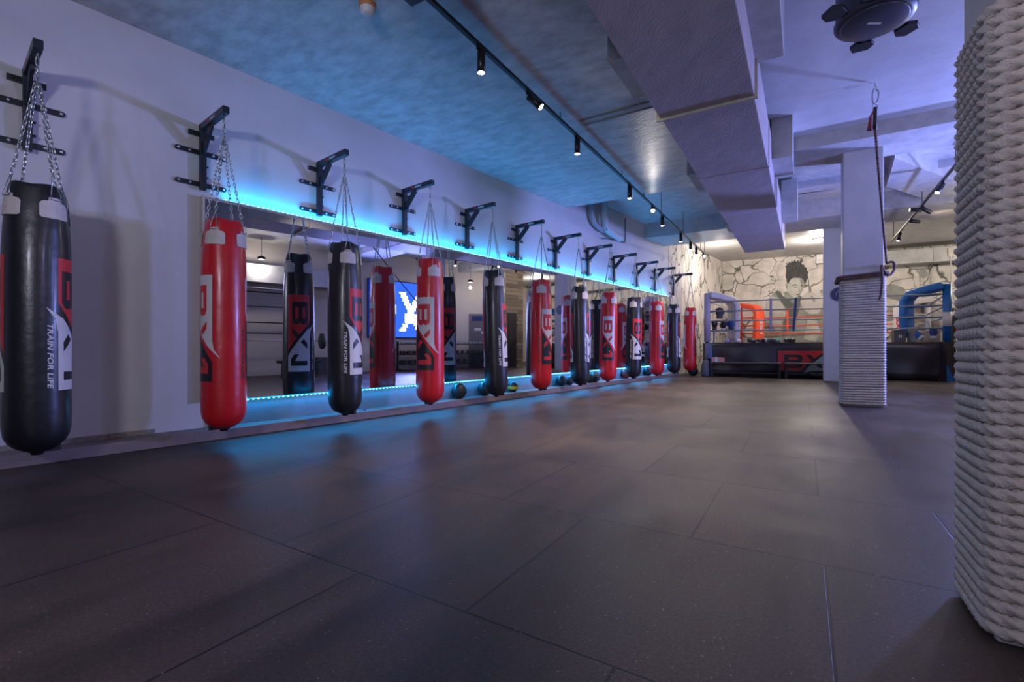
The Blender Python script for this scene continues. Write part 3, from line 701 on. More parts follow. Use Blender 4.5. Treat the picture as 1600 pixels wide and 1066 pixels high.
# conduits under the high ceiling
for k, (mm, z, la) in enumerate(((9.55, 3.92, 'dark conduit crossing the high ceiling between beam and duct'), (11.2, 3.93, 'dark conduit crossing the high ceiling just before the far beam'))):
    o = MB().cyl(mc(-.1, mm, z), mc(.9, mm, z), .02, n=8).build('conduit', M_pipe); tag(o, la, 'conduit')
# pipe elbow on mirror wall
pe = empty('wall_pipe', wl(.08, 6.9, 3.3), 0, 'lavender grey bent waste pipe on the mirror wall under the ceiling step', 'pipe')
m = MB(); tp = ((5.05 * 952.8 / (1400 - 918)) - 3.18) / .7767; tq = ((5.05 * 952.8 / (1400 - 940)) - 3.18) / .7767
m.tube(smooth([wl(.09, tp, 4.0), wl(.09, tp, 3.62), wl(.09, tp + .05, 3.50), wl(.09, tp + .2, 3.42), wl(.10, tp + .5, 3.36)]), .055, 14); m.build('pipe_bend', M_pipe, pe)
m = MB(); m.tube(smooth([wl(.16, tp + .42, 4.0), wl(.16, tp + .42, 3.52), wl(.17, tp + .52, 3.40), wl(.18, tp + .8, 3.33), wl(.18, tp + 1.15, 3.30)]), .085, 16); m.build('main_pipe', M_col, pe)
m = MB(); m.tube([wl(.04, tp + 1.1, 3.28), wl(.04, tp + 1.65, 3.30), wl(.04, tp + 1.7, 3.34), wl(.04, tp + 1.7, 3.9)], .012, 6); m.tube([wl(.2, tp + .45, 3.37), wl(.2, tp + .95, 3.24), wl(.05, tp + .5, 3.2)], .01, 6); m.build('cable', M_grille, pe)

# ------------------------------------------------------------------ ceiling fixtures
sd = empty('smoke_detector', (-1.15, 3.77, 3.50), 0, 'white dome smoke detector on the ceiling at the top edge', 'smoke detector')
MB().lathe([(.035, 3.49), (.05, 3.50), (.055, 3.53), (.06, 3.58)], 24, F=Matrix.Translation((-1.15, 3.77, 0))).build('dome', M_white, sd)
MB().lathe([(.056, 3.545), (.064, 3.55), (.066, 3.575)], 24, F=Matrix.Translation((-1.15, 3.77, 0))).build('base_ring', mat('orange_ring', (.5, .2, .08), .5), sd)
sp = empty('ceiling_speaker', tuple(mc(-2.2, 2.2, 3.25)), 0, 'dark speaker box hung from the ceiling where the lamp track starts', 'speaker')
MB().box(-2.38, -2.0, 2.05, 2.50, 3.27, 3.52, FMC).build('cabinet', M_black, sp, bevel=.008)
MB().box(-2.24, -2.14, 2.22, 2.32, 3.52, 3.58, FMC).build('mount', M_blackmetal, sp)
MB().box(-2.36, -2.02, 2.04, 2.05, 3.29, 3.50, FMC).build('grille', M_dkgrey, sp)
# drum with four paddles
DX, DY = 2.80, 3.66
Fd = Matrix.Translation((DX, DY, 0)) 
dr = empty('drum_fixture', (DX, DY, 3.34), 0, 'black drum shaped ceiling fixture with four paddle flaps around its rim', 'ceiling fixture')
MB().lathe([(.20, 3.36), (.252, 3.365), (.262, 3.38), (.262, 3.40), (.25, 3.42), (.25, 3.74), (.20, 3.80)], 48, F=Fd).build('drum_body', M_drum, dr)
MB().lathe([(.03, 3.352), (.21, 3.352), (.225, 3.360)], 40, F=Fd).build('drum_plate', mat('drum_plate', (.05, .055, .09), .3), dr)
MB().box(-.05, .05, -.008, .008, 3.346, 3.353, Fd).build('badge', M_white, dr)
for a in (190, 232, 18, 66):
    F = Fd @ Matrix.Rotation(R(a), 4, 'Z')
    hexa = [(.29, -.05), (.35, -.085), (.42, -.055), (.43, .055), (.36, .085), (.29, .05)]
    p = MB().prism(hexa, 3.37, 3.40, F).build('paddle', M_black, dr, bevel=.004)
    MB().box(.24, .30, -.02, .02, 3.375, 3.395, F).build('paddle_arm', M_black, p)
MB().cyl((DX, DY, 3.72), (DX, DY, 3.80), .06, n=16).build('ceiling_rose', M_blackmetal, dr)

# track and lamps
tk = MB().box(-2.438, -2.402, 2.50, 14.6, 3.475, 3.505, FMC); 
track = empty('lamp_track', tuple(mc(-2.42, 8, 3.47)), 0, 'long thin black lamp track running under the ceiling towards the ring', 'lamp track')
tk.build('rail', M_blackmetal, track)
m = MB()
for mm in (2.7, 5.0, 7.2, 8.4): m.cyl(mc(-2.42, mm, 3.50), mc(-2.42, mm, 3.58), .006, n=6)
for mm in (9.6, 11.6, 13.8, 14.4): m.cyl(mc(-2.42, mm, 3.50), mc(-2.42, mm, 4.0 if mm < 12 or mm > 13.6 else 3.64), .006, n=6)
m.build('hanger', M_blackmetal, track)
def lamp(c, m_, zt, dirv, label, power, bright=False, size=1.0, cone=84, color=WARM, group='spot lamps on the long track', L=.19, blend=.8):
    P = mc(c, m_, zt)
    e = empty('track_spotlight', tuple(P), 0, label, 'spotlight', group)
    d = Vector(dirv).normalized()
    MB().box(-.018, .018, -.05, .05, zt - .022, zt, FMC @ Matrix.Translation((c, m_, 0))).build('track_adapter', M_blackmetal, e)
    h = P + Vector((0, 0, -.045)) - d * .02
    MB().cyl(P + Vector((0, 0, -.01)), h + d * .03, .009, n=8).build('stem', M_blackmetal, e)
    a = h; b = h + d * L
    body = MB(); Q = d.to_track_quat('Z', 'X').to_matrix().to_4x4(); F = Matrix.Translation(a) @ Q
    vs = [(.030, 0), (.036, .004), (.036, L), (.033, L), (.031, L - .012)]
    body.lathe(vs, 24, F=F).build('lamp_body', M_blackmetal, e)
    MB().cyl(b - d * .010, b - d * .004, .031, n=20).build('lens', G_lensw if bright else G_lens, e)
    s = light('SPOT', 'spot_bulb', tuple(b + d * .01), power, color, spot_size=R(cone), spot_blend=blend, shadow_soft_size=.03)
    s.rotation_euler = d.to_track_quat('-Z', 'Y').to_euler(); s.parent = e; s.location = Vector(b + d * .01) - P
    return e
DN = (0, 0, -1)
LN = ['first along the track, pointing straight down, warm', 'second along the track, tilted sideways', 'third along the track, pointing down, lens warm', 'fourth along the track, pointing down', 'fifth along the track, glaring white at the camera',
      'sixth along the track, close behind the glaring one', 'seventh along the track, before the mural', 'eighth along the track, pointing down before the mural', 'ninth along the track, small', 'last on the track, bright white towards the camera']
LM = [(3.41, DN, 0), (4.28, (.75, -.25, -.75), 1), (5.49, DN, 0), (7.59, DN, 0), (8.98, (-.25, -.85, -.45), 1), (9.69, DN, 0), (11.38, DN, 0), (12.47, DN, 0), (13.22, DN, 0), (14.25, (-.2, -.8, -.4), 1)]
for i, (mm, dv, br) in enumerate(LM):
    lamp(-2.42, mm, 3.475, dv, 'black cylinder spot lamp, ' + LN[i], [190, 70, 250, 290, 80, 260, 110, 60, 40, 25][i] * K_SPOT, bool(br), color=WARM if not br else NEUT)
MB_t2 = MB().box(1.872, 1.908, 8.3, 15.2, 3.485, 3.515, FMC)
t2 = empty('lamp_track', tuple(mc(1.89, 12, 3.48)), 0, 'short black lamp track to the right of the mid column', 'lamp track'); MB_t2.build('rail', M_blackmetal, t2)
m = MB()
for mm in (9.3, 11.6, 14.9): m.cyl(mc(1.89, mm, 3.51), mc(1.89, mm, 4.0), .006, n=6)
m.build('hanger', M_blackmetal, t2)
for i, (mm, dv, la) in enumerate(((10.09, (-.55, -.1, -.8), 'single lamp nearest the roped column at the edge'), (11.6, (.8, -.1, -.5), 'lamp aimed to the side, mid track'), (11.75, (-.8, .3, .1), 'lamp with its pale lens turned up, mid track'), (12.7, (1, 0, -.05), 'lamp lying level across the track'), (14.0, (-.2, .1, -1), 'lamp at the far end above the ring'))):
    lamp(1.89, mm, 3.485, dv, 'dark spot lamp on short track, ' + la, 30 * K_SPOT, i == 4, group='spot lamps on the short track')
# round ceiling lamp over the ring
cl = empty('ceiling_lamp', (9.0, 13.9, 3.93), 0, 'round glowing ceiling lamp above the boxing ring', 'ceiling lamp')
MB().lathe([(.16, 3.955), (.18, 3.965), (.18, 4.0)], 32, F=Matrix.Translation((9.0, 13.9, 0))).build('housing', M_white, cl)
MB().lathe([(.10, 3.935), (.15, 3.945), (.155, 3.956)], 32, F=Matrix.Translation((9.0, 13.9, 0))).build('diffuser', glow('ceiling_lamp_glow', (1, .87, .66), 22), cl)
light('POINT', 'ceiling_lamp_bulb', (9.0, 13.9, 3.85), 230, (1, .88, .76), shadow_soft_size=.12).parent = None
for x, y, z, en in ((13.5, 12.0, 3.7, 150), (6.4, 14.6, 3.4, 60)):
    light('POINT', 'unseen_warm_point', (x, y, z), en, (1, .88, .76), shadow_soft_size=.1)  # unseen warm points with no lamp modelled around them
# ------------------------------------------------------------------ fill light on the unseen side: pendants and floods added to carry it
def pendant(x, y, z, en, col, label, r=.10):  # added lamps, hung here only to brighten the hall
    e = empty('added_pendant', (x, y, z), 0, label, 'added pendant lamp')
    MB().lathe([(r * .9, z - .01), (r, z), (r, z + .05), (r * .3, z + .09)], 24, F=Matrix.Translation((x, y, 0))).build('lamp_shade', M_blackmetal, e)
    MB().cyl((x, y, z + .08), (x, y, 3.8), .006, n=6).build('cord', M_blackmetal, e)
    MB().cyl((x, y, z - .016), (x, y, z - .012), r * .85, n=20).build('lens', glow('pendant_glow', col, 3), e)
    light('POINT', 'pendant_fill', (x, y, z - .2), en, col, shadow_soft_size=.04)
FL = mat('flood_body', (.02, .02, .02), .4)
def flood(x, y, z, aim, en, col, label, size=.5, spread=150):  # added fixtures supplying violet and neutral fill to walls and ceiling
    e = empty('added_flood', (x, y, z), 0, label, 'added flood light')
    d = (Vector(aim) - Vector((x, y, z))).normalized(); Q = d.to_track_quat('Z', 'Y').to_matrix().to_4x4(); F = Matrix.Translation((x, y, z)) @ Q
    MB().box(-.27, .27, -.17, .17, -.07, 0, F).build('flood_housing', FL, e, bevel=.008)
    MB().box(-.25, .25, -.15, .15, 0, .004, F).build('flood_lens', glow('flood_glow', col, 1.5), e)
    a = light('AREA', 'flood_fill', tuple(Vector((x, y, z)) + d * .03), en, col, shape='RECTANGLE', size=.5, size_y=.3, spread=R(spread)); a.rotation_euler = d.to_track_quat('-Z', 'Y').to_euler()
flood(8.5, 6.3, 1.75, (-2, 8, 2.9), 300, VIOL, 'added violet LED flood by the right wall screen aimed at the mirror wall')
flood(7.2, 4.2, 2.4, (4.5, 6.2, 3.8), 90, VIOL, 'added violet LED flood on the right wall aimed up at the ceiling')
flood(5.0, -.8, 2.9, (-4, 3, 2.6), 42, (.55, .50, 1), 'added pale violet LED flood behind the camera aimed at the nearest bags')
pendant(6.2, 2.3, 3.2, 34, NEUT, 'added black pendant lamp above the squat rack')
pendant(8.9, 8.3, 3.1, 40, NEUT, 'added black pendant lamp above the dumbbell racks')
flood(-1.5, -1.6, 2.2, (-1.0, 3.2, 3.8), 60, (.80, .80, 1), 'added pale LED flood on the wall behind the camera aimed at the ceiling')
pendant(1.9, -.7, 3.0, 15, WARM, 'added black pendant lamp behind the camera')

# ------------------------------------------------------------------ murals
ml = MB().box(.002, .006, 13.32, 18.70, .0, 4.0, FW).build('wall_mural', mural_mat('mural_left', (3.1, 0, 1.2), (1, 1.3, .55))); tag(ml, 'grey and cream cracked stone mural on the far end of the mirror wall', 'mural')
mb = empty('wall_mural', (11, 16, 0), 0, 'grey and cream mural of a crouched boxer before cracked stone on the back wall', 'mural')
bbox(MB(), .05, LB - .01, .002, .006, 0, 4.0).build('painted_stone', mural_mat('mural_back', (0, 4.2, 7.7), (1, 1, 1)), mb)
G1 = mat('mural_hair', (.07, .07, .065), .8, noise=.6, nscale=22, aniso=(1, 1, .3)); G2 = mat('mural_skin', (.50, .49, .44), .8, noise=.35, nscale=2.2); G3 = mat('mural_vest', (.11, .12, .10), .8, noise=.3, nscale=5); G4 = mat('mural_mid', (.30, .31, .27), .8, noise=.4, nscale=3)
G5 = mat('mural_glove', (.52, .50, .46), .8, noise=.3, nscale=3)
Wc = ROOM[1]; dB = (Vector((17.2, 12.81, 0)) - Wc).normalized()
def mural_xy(px, py):        # along the back wall from its left corner, height
    r = (px - 800) / 740; s = (r * Wc.y - Wc.x) / (dB.x - r * dB.y); Y = Wc.y + s * dB.y; return s, .86 + (540 - py) * Y / 740
def paint(pts, name, material, lay):
    P = [mural_xy(*p) for p in pts]; n_ = len(P); nrm = Vector((dB.y, -dB.x, 0)); 
    if nrm.y > 0: nrm = -nrm
    m = MB(); vs = [tuple(Wc + dB * s + nrm * (.006 + .0016 * lay) + Vector((0, 0, z))) for s, z in P]
    bm = bmesh.new(); f = bm.faces.new([bm.verts.new(v) for v in vs]); f.normal_update()
    if f.normal.dot(nrm) < 0: f.normal_flip()
    bmesh.ops.triangulate(bm, faces=bm.faces[:]); me = bpy.data.meshes.new(name); bm.to_mesh(me); bm.free(); me.materials.append(material)
    o = bpy.data.objects.new(name, me); COL.objects.link(o); o.parent = mb; o.location = -Vector(mb['_w']); return o
paint([(1208, 458), (1200, 470), (1196, 500), (1200, 540), (1290, 540), (1290, 500), (1284, 470), (1262, 462), (1248, 470), (1238, 478), (1225, 470), (1218, 456)], 'torso', G4, 1)
paint([(1196, 470), (1206, 462), (1220, 468), (1228, 490), (1222, 512), (1208, 524), (1196, 510)], 'shoulder', G2, 2)
paint([(1211, 456), (1219, 455), (1226, 468), (1242, 474), (1248, 466), (1252, 470), (1247, 490), (1240, 512), (1228, 522), (1226, 500), (1230, 484), (1222, 474)], 'vest', G3, 3)
def cv(P): return [(1140 + x / 8.889, 380 + y / 8.889) for x, y in P]
paint(cv([(810, 560), (830, 530), (860, 480), (1020, 490), (1045, 560), (1020, 640), (990, 700), (960, 745), (920, 775), (870, 745), (820, 695), (790, 630), (778, 580)]), 'face', G2, 4)
paint(cv([(1045, 560), (1020, 640), (990, 700), (960, 745), (935, 765), (950, 720), (985, 640), (990, 560), (975, 510), (1020, 495)]), 'face_shade', G4, 5)
paint(cv([(785, 340), (770, 310), (800, 312), (782, 272), (822, 290), (815, 258), (850, 275), (862, 240), (885, 265), (905, 230), (925, 262), (955, 236), (962, 272), (995, 262), (1000, 295), (1035, 300), (1038, 330), (1075, 345), (1070, 375), (1098, 410), (1085, 440), (1095, 490), (1070, 510), (1062, 550), (1042, 575), (1030, 520), (1000, 492), (960, 484), (900, 482), (862, 492), (836, 525), (815, 570), (795, 550), (790, 500), (776, 470), (784, 410)]), 'hair', G1, 6)
paint(cv([(775, 570), (800, 562), (808, 610), (796, 650), (780, 620)]), 'ear', G4, 5)
paint(cv([(872, 585), (905, 572), (945, 580), (948, 592), (905, 588), (875, 598)]), 'eyebrow', G1, 6)
paint(cv([(885, 612), (915, 604), (942, 612), (915, 620)]), 'eye', G1, 6)
paint(cv([(985, 590), (1020, 584), (1022, 594), (988, 600)]), 'eyebrow', G1, 6)
paint(cv([(955, 600), (968, 604), (978, 668), (966, 684), (946, 678), (960, 664)]), 'nose', G4, 6)
paint(cv([(920, 715), (945, 706), (968, 714), (945, 722)]), 'mouth', G1, 6)
paint(cv([(640, 670), (672, 655), (690, 690), (735, 735), (800, 770), (860, 792), (800, 860), (720, 830), (690, 770)]), 'vest_strap', G3, 5)
paint(cv([(1000, 740), (1060, 690), (1160, 680), (1230, 730), (1290, 790), (1290, 900), (1230, 980), (1120, 990), (1020, 920), (980, 820)]), 'glove', G5, 6)
paint(cv([(1120, 740), (1150, 735), (1190, 790), (1180, 830), (1150, 800)]), 'glove_crease', G4, 7)
paint(cv([(1250, 650), (1340, 655), (1340, 700), (1270, 705)]), 'shadow_stroke', G4, 2)
paint([(1262, 500), (1276, 500), (1282, 520), (1274, 534), (1256, 530)], 'forearm', G2, 5)
paint([(1224, 458), (1229, 455), (1240, 466), (1245, 472), (1238, 474), (1228, 468)], 'neck', G4, 4)
for k, P in enumerate((((1190, 500), (1205, 505), (1222, 530), (1215, 536), (1196, 526)), ((1384, 448), (1396, 444), (1412, 450), (1418, 462), (1404, 470), (1386, 466)), ((1432, 425), (1444, 418), (1452, 430), (1442, 436)), ((1440, 460), (1452, 455), (1458, 475), (1450, 492), (1438, 488)))):
    paint(P, 'shadow_stroke', G4, 2)
# white cabinet on the back wall
s_, z_ = mural_xy(1283, 405); PB = Wc + dB * s_; Fs = frame((PB.x, PB.y), (dB.x, dB.y))
sgn = -1 if (Fs @ Vector((0, -1, 0)) - PB).y < 0 else 1
y0, y1 = sorted((sgn * .01, sgn * .25)); cab = empty('wall_cabinet', (PB.x, PB.y, z_ - .15), 0, 'small white box fixed high on the back mural beside the smooth column', 'box')
MB().box(-.16, .20, y0, y1, z_ - .17, z_ + .13, Fs).build('casing', M_white, cab, bevel=.008)
MB().box(-.12, .16, sgn * .25 - .004, sgn * .25 + .004, z_ - .13, z_ - .02, Fs).build('front_grille', M_patch, cab)

# ------------------------------------------------------------------ boxing ring
FLp = Vector((5.62, 13.5, 0)); FRp = Vector((10.4, 11.40, 0)); BLp = Vector((8.2, 16.95, 0)); BRp = FRp + (BLp - FLp)
CEN = (FLp + BRp) / 2
PZ = .93; ZT = 2.32
ring = empty('boxing_ring', tuple(Vector((CEN.x, CEN.y, 0))), 0, 'raised boxing ring with black apron, padded corners and four ropes', 'boxing ring')
def quad(m, P, z0, z1): return m.prism([(p.x, p.y) for p in P], z0, z1)
def inset(P, k): return CEN + (P - CEN) * k
cor = [FLp, FRp, BRp, BLp]
quad(MB(), [inset(p, .985) for p in cor], PZ - .06, PZ).build('platform', M_canvas, ring, bevel=.02)
quad(MB(), [inset(p, .96) for p in cor], .02, PZ - .06).build('ring_frame', M_blackmetal, ring)
def apron(a, b, name):
    L = (b - a).length; n_ = int(L / .06); t = (b - a).normalized(); nr = Vector((t.y, -t.x, 0))
    if nr.dot(CEN - a) > 0: nr = -nr
    vs = []; rows = 7
    for i in range(n_ + 1):
        p = a.lerp(b, i / n_)
        for j in range(rows):
            z = PZ + .01 - (PZ - .03) * j / (rows - 1)
            w_ = (.016 * math.sin(i * .41 + j * .6 + 2 * math.sin(i * .07)) + .022 * math.sin(i * .17 - j * .9 + 1)) * (j / (rows - 1)) ** .6
            q = p + nr * (w_ + .006); vs.append((q.x, q.y, z))
    fs = [(i * rows + j, i * rows + j + 1, (i + 1) * rows + j + 1, (i + 1) * rows + j) for i in range(n_) for j in range(rows - 1)]
    m = MB(); m.add(vs, fs, None, True); o = m.build(name, M_apron, ring); s = o.modifiers.new('s', 'SOLIDIFY'); s.thickness = .004; return o
apron(FLp, FRp, 'apron_skirt'); apron(FRp, BRp, 'apron_skirt'); apron(FLp, BLp, 'apron_skirt')
def post(P, m_top, label_m, nm='corner_post'):
    o = MB().cyl((P.x, P.y, 0), (P.x, P.y, ZT), .055, n=20).build(nm, M_blackmetal, ring)
    MB().cyl((P.x, P.y, PZ + .03), (P.x, P.y, ZT + .01), .085, n=24).build('post_pad', m_top, o); return o
out = lambda P: P + (P - CEN).normalized() * .06
p1 = post(out(FLp), M_lav, ''); MB().box(-.09, .09, -.09, .09, 0, PZ, Matrix.Translation(out(FLp))).build('post_cover', M_apron, p1)
p2 = post(out(FRp), M_blue, '')
MB().box(-.10, .10, -.10, .10, 0.0, PZ + .02, Matrix.Translation(out(FRp))).build('post_cover', M_apron, p2)
q = out(FRp); MB().cyl((q.x, q.y, 1.32), (q.x, q.y, 1.66), .088, n=24).build('white_band', M_whitepad, p2)
MB().prism([(-.10, 0), (.10, 0), (-.10, .42)], -.1035, -.1015, Matrix.Translation(q) @ Matrix(((1, 0, 0, 0), (0, 0, 1, 0), (0, 1, 0, 0), (0, 0, 0, 1)))).build('blue_flash', M_blue, p2)
q = out(FLp); MB().prism([(-.02, .0), (.09, .0), (.09, .9)], -.0935, -.0915, Matrix.Translation(q) @ Matrix(((1, 0, 0, 0), (0, 0, 1, 0), (0, 1, 0, 0), (0, 0, 0, 1)))).build('blue_flash', M_blue, p1)
post(out(BLp), M_redpad, ''); post(out(BRp), M_whitepad, '')
def corner_pad(P, m_, nm, reach=.8, txt=None, tm=None):
    d = (CEN - P).normalized(); s = Vector((-d.y, d.x, 0)); top = ZT - .02; a = P + d * .02 + Vector((0, 0, top)); b = P + d * (reach - .12) + Vector((0, 0, top - .14)); cc = P + d * reach + Vector((0, 0, top - .30))
    # padded cushion: over the top then down
    pth = [a, a.lerp(b, .5) + Vector((0, 0, .01)), b, cc, P + d * reach + Vector((0, 0, (top + PZ) / 2)), P + d * (reach - .02) + Vector((0, 0, PZ + .12))]
    vs = []; W_ = .19; th = .085
    for i, p in enumerate(pth):
        t = (pth[min(i + 1, len(pth) - 1)] - pth[max(i - 1, 0)]).normalized(); n_ = s.cross(t).normalized()
        for (u, v) in ((-W_, -th), (W_, -th), (W_, th), (-W_, th)): vs.append(p + s * u + n_ * v)
    fs = [(i * 4 + k, i * 4 + (k + 1) % 4, (i + 1) * 4 + (k + 1) % 4, (i + 1) * 4 + k) for i in range(len(pth) - 1) for k in range(4)]
    fs += [(3, 2, 1, 0), tuple((len(pth) - 1) * 4 + k for k in range(4))]
    m = MB(); m.add(vs, fs, None, True); o = m.build(nm, m_, ring, bevel=.03, seg=3)
    tb = MB()
    for z in ROPES: tb.tube([P + Vector((0, 0, z)), P + d * (reach - .05) + Vector((0, 0, z))], .022, 8)
    tb.build('turnbuckle_cover', m_, o)
    if txt:
        pl, w_, h_ = text_polys(txt, 1, 0, .03)
        vis = -1                                                   # the cushion's face seen from the hall
        base = P + d * reach; fdir = Vector((-base.x, -base.y, 0)).normalized()
        nn = d if d.dot(fdir) > 0 else -d
        e1 = s if s.cross(Vector((0, 0, 1))).dot(nn) > 0 else -s
        m = MB()
        for p in pl: m.add([base + nn * (th + .012) + e1 * (.07 - y / h_ * .14) * -1 + Vector((0, 0, top - .55 - x / w_ * .5)) for x, y in p], [tuple(range(len(p)))])
        m.build('pad_lettering', tm, o)
    return o
ROPES = (1.28, 1.55, 1.83, 2.10)
corner_pad(out(FLp), M_whitepad, 'corner_pad', .85)
corner_pad(out(BLp), M_redpad, 'corner_pad', .8, 'BX1', M_whitepad)
corner_pad(out(FRp), M_blue, 'corner_pad', .85)
corner_pad(out(BRp), M_whitepad, 'corner_pad', 1.0, 'BX1', M_redp)
for a, b, m_ in ((FLp, FRp, M_greyrope), (FRp, BRp, M_bluerope), (BLp, BRp, M_redpad), (FLp, BLp, M_lav)):
    for z in ROPES: MB().cyl(out(a) + Vector((0, 0, z)), out(b) + Vector((0, 0, z)), .018, n=8).build('rope', m_, ring)
def spacer(a, b, f, m_, tilt=0):
    p = out(a).lerp(out(b), f); t = (b - a).normalized(); F = frame((p.x, p.y), (t.x, t.y))
    vs = [(-.03, -.024, ROPES[0] - .04), (.03, -.024, ROPES[0] - .04), (.03 + tilt, -.024, ROPES[3] + .04), (-.03 + tilt, -.024, ROPES[3] + .04), (-.03, .024, ROPES[0] - .04), (.03, .024, ROPES[0] - .04), (.03 + tilt, .024, ROPES[3] + .04), (-.03 + tilt, .024, ROPES[3] + .04)]
    m = MB(); m.add(vs, [(0, 1, 2, 3), (7, 6, 5, 4), (0, 4, 5, 1), (1, 5, 6, 2), (2, 6, 7, 3), (3, 7, 4, 0)], F); m.build('rope_spacer', m_, ring, bevel=.008)
spacer(FLp, FRp, .30, M_lav); spacer(FLp, FRp, .40, M_bluerope, .06); spacer(BLp, BRp, .28, M_redpad); spacer(BLp, BRp, .66, M_redpad)
# print on the apron: upper panel red with B and X, white panel with 1, slogan below
tdir = (FRp - FLp).normalized(); nr = Vector((tdir.y, -tdir.x, 0)); nr = nr if nr.y < 0 else -nr
def aprint(polys, name, m_, lay, x0=1.71, z0=.20, LL=1.50, HH=.52):
    m = MB()
    for p in polys:
        vs = [FLp + tdir * (x0 + v * LL) + nr * (.050 + lay * .002) + Vector((0, 0, z0 + u * HH)) for u, v in p]
        bm = bmesh.new(); f = bm.faces.new([bm.verts.new(v) for v in vs]); f.normal_update()
        if f.normal.dot(nr) < 0: f.normal_flip()
        bmesh.ops.triangulate(bm, faces=bm.faces[:]); bm.verts.index_update()
        m.add([v.co[:] for v in bm.verts], [tuple(v.index for v in f.verts) for f in bm.faces]); bm.free()
    m.build(name, m_, ring)
aprint([BLK_TOP], 'apron_print', M_redp, 0); aprint([B_OUT, X_UP], 'apron_letters', M_blkp, 1); aprint(B_IN, 'apron_letter_holes', M_redp, 2)
aprint([BLK_BOT], 'apron_print', mat('pale_blue_print', (.25, .30, .42), .45), 0); aprint([X_LO] + ONE[:1], 'apron_letters', M_blkp, 1); aprint([ONE[1]], 'apron_letters', M_blkp, 1.3)
aprint([[(-.235 + y * .11 / TAGH, .50 + x * .485 / TAGW) for x, y in pl] for pl in TAG], 'apron_slogan', M_white, 1)

# benches in front of the ring
def bench(a, b, label):
    F = frame((a.x, a.y), (b.x - a.x, b.y - a.y)); L = (b - a).length
    e = empty('low_bench', (a.x, a.y, 0), 0, label, 'bench', 'low benches in front of the ring')
    MB().box(0, L, -.42, -.08, .37, .41, F).build('bench_top', M_dkgrey, e, bevel=.008)
    for x in (.03, L - .07):
        for y in (-.40, -.12): MB().box(x, x + .04, y, y + .04, 0, .37, F).build('leg', M_blackmetal, e)
    MB().box(.05, L - .05, -.27, -.24, .10, .13, F).build('lower_bar', M_blackmetal, e)
A = FLp + tdir * .02; 
bench(A - nr * -.05, A + tdir * 1.75 + nr * .05, 'low black bench before the ring, next to the white corner post')
bench(A + tdir * 1.80 + nr * .05, A + tdir * 3.9 + nr * .05, 'low black bench before the ring, under the red apron print')
F = frame((A.x, A.y), (tdir.x, tdir.y))
bx = empty('small_carton', tuple(F @ Vector((.15, -.3, .41))), 0, 'small pink and white carton on the bench by the white corner', 'carton')
MB().box(.05, .38, -.36, -.22, .411, .53, F).build('carton_body', M_box, bx, bevel=.004)
MB().box(.14, .20, -.362, -.218, .412, .532, F).build('carton_tape', M_white, bx)

# gloves and gear
def make_glove(m_, m2):
    r = thing0('boxing_glove', 'x', 'boxing glove', 'gloves and pads at the ring edge')
    MB().lathe([(.03, 0), (.05, .01), (.055, .08), (.06, .10), (.075, .15), (.082, .20), (.07, .26), (.035, .285), (.01, .29)], 20, rad=lambda r_, z, q: (r_ * (1 + .18 * math.cos(2 * q)), z)).build('mitt', m_, r, origin=(0, 0, 0))
    MB().tube([(.05, .03, .10), (.10, .04, .14), (.105, .04, .20), (.08, .03, .225)], [.02, .028, .028, .018], 10).build('thumb', m_, r, origin=(0, 0, 0))
    MB().lathe([(.057, .015), (.060, .02), (.060, .07), (.057, .075)], 20, rad=lambda r_, z, q: (r_ * (1 + .18 * math.cos(2 * q)), z)).build('cuff', m2, r, origin=(0, 0, 0))
    return r
gl = [('lavender', M_lav, M_whitepad, .42, .28), ('pale lavender', M_lav, M_lav, .62, .34), ('charcoal', M_dkgrey, M_black, 1.0, .24), ('black', M_blkl, M_dkgrey, 1.22, .30), ('grey', M_dkgrey, M_lav, 1.40, .22), ('teal', M_teal, M_teal, 1.62, .3), ('black', M_blkl, M_blkl, 1.86, .25)]
GN = ['closest to the white corner', 'beside the first one', 'under the white cushion', 'between grey gloves', 'beside the teal one', 'the only teal one', 'furthest along the apron']
for i, (nm, a, b, x, y) in enumerate(gl):
    g = make_glove(a, b); P = F @ Vector((x, y, PZ)); g.location = (P.x, P.y, PZ + .07)
    g.rotation_euler = (R(92), 0, R(random.uniform(30, 150))); g['label'] = '%s boxing glove lying on the ring floor, %s' % (nm, GN[i])
for i, (x, z, mm, la) in enumerate(((.25, 1.62, M_dkgrey, 'large charcoal glove hanging on the ropes by the white corner'), (.12, 1.30, M_blkl, 'black glove hanging low on the ropes by the white corner'), (.35, 1.27, M_blkl, 'black glove with white cuff hanging low inside the white corner'), (.55, 1.30, M_bluerope, 'navy glove hanging low on the ropes, third of the bunch'))):
    g = make_glove(mm, M_whitepad if i == 2 else M_dkgrey); P = F @ Vector((x, .12, z)); g.location = P; g.scale = (1.25, 1.25, 1.1) if i == 0 else (1.1, 1.1, 1); g.rotation_euler = (0, 0, R(40 * i)); g['label'] = la
    # blue lace from which it hangs
m = MB(); a = F @ Vector((.10, .10, 1.30)); 
m.tube([a, a + Vector((.01, 0, -.2)), a + Vector((-.01, 0, -.45)), a + Vector((.03, 0, -.6))], .02, 6); hw = m.build('hand_wrap', M_bluerope); tag(hw, 'blue hand wrap dangling from the ropes by the white corner post', 'hand wrap')
